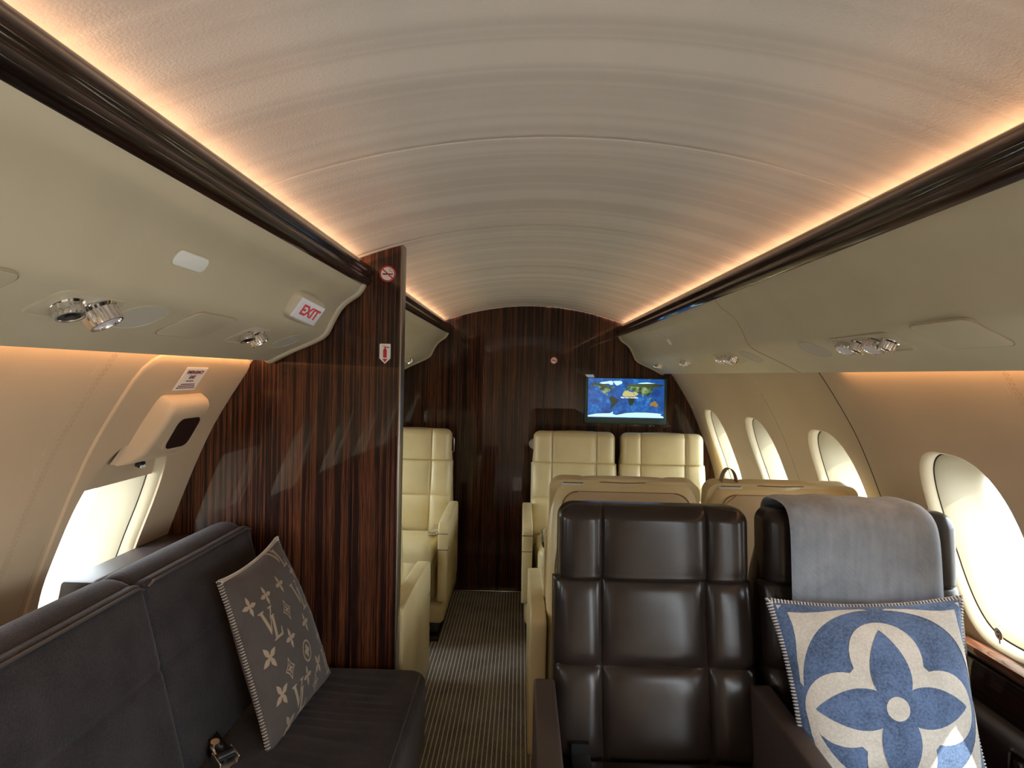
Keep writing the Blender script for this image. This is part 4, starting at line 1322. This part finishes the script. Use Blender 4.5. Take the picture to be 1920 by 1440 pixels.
# ivory corner arcs between the big blue disc and the blue rim
corner = []
for q in range(4):
    inner = [(.925 * math.cos(R(a)), .925 * math.sin(R(a))) for a in range(4, 87, 3)]
    poly = inner + [(.13, .945), (.36, .925), (.58, .885), (.72, .87), (.865, .875), (.87, .865), (.87, .72), (.885, .58), (.925, .36), (.945, .13)]
    corner.append(rot(poly, math.pi / 2 * q))
    corner.append(rot([(.95, .95), (.95, .90), (.90, .95)], math.pi / 2 * q))
white_polys.append(corner)
pet = [shift(rot(pointed(.79, .20, .0), -math.pi / 2 * k), *FC) for k in range(4)]
heart = [shift([(.115 * math.cos(2 * math.pi * i / 30), .115 * math.sin(2 * math.pi * i / 30)) for i in range(30)], *FC)]
bp = pillow('throw_cushion', 'blue and ivory wool cushion with a four-petal flower on the dark window seat',
            BC, .075, ['pillow_blue', 'motif_white'], white_polys, ('thread_white', 'thread_blue', True, .0022), pinch=.09)
# blue petals and ivory heart lie in the weave on top of the ivory quatrefoil
def inlay(r, corners, thick, pinch, polys, mat, name, off):
    bl, br, tl, tr_ = [r.matrix_world.inverted() @ Vec(c) for c in corners]

    def S_(u, v):
        uu = u * (1 - pinch * (1 - abs(v) ** 2.2) * abs(u) ** 3); vv = v * (1 - pinch * (1 - abs(u) ** 2.2) * abs(v) ** 3)
        a, b = (uu + 1) / 2, (vv + 1) / 2
        return (bl * (1 - a) + br * a) * (1 - b) + (tl * (1 - a) + tr_ * a) * b + Vec((0, 0, thick * (max(0, 1 - u * u) * max(0, 1 - v * v)) ** .5))
    vs, fs = split(polys, .05); e = 1e-3; out = []
    for u, v in vs:
        u = min(.994, max(-.994, u)); v = min(.994, max(-.994, v))
        a = S_(u, v); out.append(a + (S_(u + e, v) - a).cross(S_(u, v + e) - a).normalized() * off)
    mb = MB(); mb.add(out, fs); return mb.build(name, mat, r, sharp=80)


inlay(bp, BC, .075, .09, pet, 'pillow_blue', 'petals', .0017)
inlay(bp, BC, .075, .09, heart, 'motif_white', 'flower_heart', .0025)

# brown cushion: monogram
def fl_round(s_):
    out = []
    for k in range(4):
        for i in range(9):
            a = R(-120 + 240 * i / 8); out.append(rot([(.34 * math.sin(a), .52 + .36 * math.cos(a))], -math.pi / 2 * k)[0])
    return [shift(out, 0, 0, s_)]


def fl_point(s_):
    out = []
    for k in range(4):
        out += [rot([p], -math.pi / 2 * k)[0] for p in ((-.13, .16), (-.24, .45), (-.16, .72), (0, 1.0), (.16, .72), (.24, .45), (.13, .16))]
    return [shift(out, 0, 0, s_)]


def with_hole(outer, inner):
    """strip polygons between two outlines with the same count"""
    n = len(outer); return [[outer[i], outer[(i + 1) % n], inner[(i + 1) % n], inner[i]] for i in range(n)]


def diamond(s_):
    out, inn = [], []
    for k in range(4):
        for i in range(8):
            t_ = i / 8; a = rot([(0, 1)], -math.pi / 2 * k)[0]; b = rot([(0, 1)], -math.pi / 2 * (k + 1))[0]
            x, y = a[0] + (b[0] - a[0]) * t_, a[1] + (b[1] - a[1]) * t_; q = 1 - .22 * math.sin(math.pi * t_)
            out.append((x * q * s_ * .8, y * q * s_)); inn.append((x * q * s_ * .8 * .76, y * q * s_ * .78))
    return with_hole(out, inn) + [shift(p, 0, 0, .45) for p in fl_point(s_)]


def circ(s_):
    o_ = [(math.cos(2 * math.pi * i / 32) * s_, math.sin(2 * math.pi * i / 32) * s_) for i in range(32)]
    return with_hole(o_, [(x * .82, y * .82) for x, y in o_]) + [shift(p, 0, 0, .66) for p in fl_round(s_)]


def letters(s_):
    L_ = [[(-.20, -1.0), (.84, -1.0), (.96, -.50), (.88, -.48), (.70, -.84), (.26, -.84), (.52, .36), (.62, .40), (.62, .46), (.16, .46), (.16, .40), (.26, .36), (-.02, -.88), (-.20, -.92)]]
    V_ = [[(-.86, 1.0), (-.26, 1.0), (-.26, .92), (-.42, .88), (-.14, -.06), (-.24, -.56), (-.32, -.50), (-.68, .88), (-.86, .92)], [(.22, 1.0), (.70, 1.0), (.70, .92), (.58, .88), (.40, .58), (.26, .58), (.42, .88), (.22, .92)], [(-.20, -.30), (.12, .30), (.08, .34), (.24, .60), (.34, .58), (-.18, -.46)]]
    return [shift(p, 0, 0, s_) for p in L_ + V_]


mot = []
def put(polys, u, v): mot.append([shift(p, u, v) for p in polys])
for u, v in ((-.78, .58), (0., .58), (-.27, -.03), (.25, -.03), (.62, .58), (-.42, .58), (-.07, -.58), (.75, -.03)): put(fl_point(.125), u, v)
for u, v in ((-.75, -.05), (-.70, -.50), (-.60, -.90), (.33, -.60), (.9, .2)): put([rot(p, .5) for p in fl_point(.15)], u, v)
for u, v in ((-.12, .27), (-.45, -.32), (.18, -.78), (.85, .3), (.62, -.33)): put(diamond(.135), u, v)
put(circ(.13), .05, -.32)
for u, v in ((-.55, .26), (.40, .28), (-.33, -.72), (.72, -.70), (.45, .88)): put(letters(.19), u, v)
pillow('throw_cushion', 'brown wool cushion with a tan letter and flower monogram leaning on the divan back',
       ((-.660, 1.385, .508), (-.635, 1.765, .508), (-.804, 1.415, .918), (-.822, 1.800, .920)), .062, ['pillow_brown', 'motif_tan'], mot, ('thread_pale', 'pillow_brown', True, .0011), pinch=.07)

# ------------------------------------------------------------------ grey blanket over the window seat
bl_ = root('blanket', 'grey twill blanket folded over the top of the dark window seat', 'blanket', (.850, 1.570, 0), 0)
path = [(-.125, .56), (-.105, .65), (-.085, .75), (-.070, .85), (-.062, .93), (-.058, 1.0), (-.054, 1.05), (-.045, 1.085), (-.025, 1.108), (.0, 1.116), (.04, 1.117), (.08, 1.116), (.118, 1.108), (.142, 1.085), (.150, 1.05), (.160, .98), (.182, .88), (.205, .76)]
pp_ = []
for i in range(len(path) - 1):
    for k in range(4): pp_.append((path[i][0] + (path[i + 1][0] - path[i][0]) * k / 4, path[i][1] + (path[i + 1][1] - path[i][1]) * k / 4))
pp_.append(path[-1])
for _ in range(3): pp_ = [pp_[0]] + [((pp_[i - 1][0] + 2 * pp_[i][0] + pp_[i + 1][0]) / 4, (pp_[i - 1][1] + 2 * pp_[i][1] + pp_[i + 1][1]) / 4) for i in range(1, len(pp_) - 1)] + [pp_[-1]]
th = .013; xl, xr = -.222, .158; NX = 26
rings = []
for i, (y, z) in enumerate(pp_):
    a, b = pp_[max(i - 1, 0)], pp_[min(i + 1, len(pp_) - 1)]
    d = Vec((0, b[0] - a[0], b[1] - a[1])).normalized(); n_ = Vec((1, 0, 0)).cross(d) * 1
    if i < 4 and n_.y > 0: pass
    ring = []
    front = [];
    for k in range(NX + 1):
        u = k / NX; x = xl + (xr - xl) * u
        wob = .0022 * math.sin(u * 9 + z * 4) + .0014 * math.sin(u * 23 + z * 11)
        e = min(u, 1 - u) * (xr - xl); rr = th / 2
        h = rr * math.sqrt(max(0, 1 - (1 - min(1, e / .012)) ** 2))
        droop = -.012 * max(0, (u - .86) / .14) ** 2 if .0 < y + .07 else 0
        xx = x + .006 * math.sin(z * 9) * (1 if u > .5 else .5) + (.012 * max(0, .95 - z) * (u - .5))
        front.append((Vec((xx, y, z + droop)), wob, h, n_))
    for p, wob, h, q in front: ring.append(p + q * (wob + h))
    for p, wob, h, q in reversed(front): ring.append(p + q * (wob - h))
    rings.append(ring)
mb = MB(); mb.loft(rings, caps=(True, True)); mb.build('cloth', 'blanket', bl_, sharp=80)
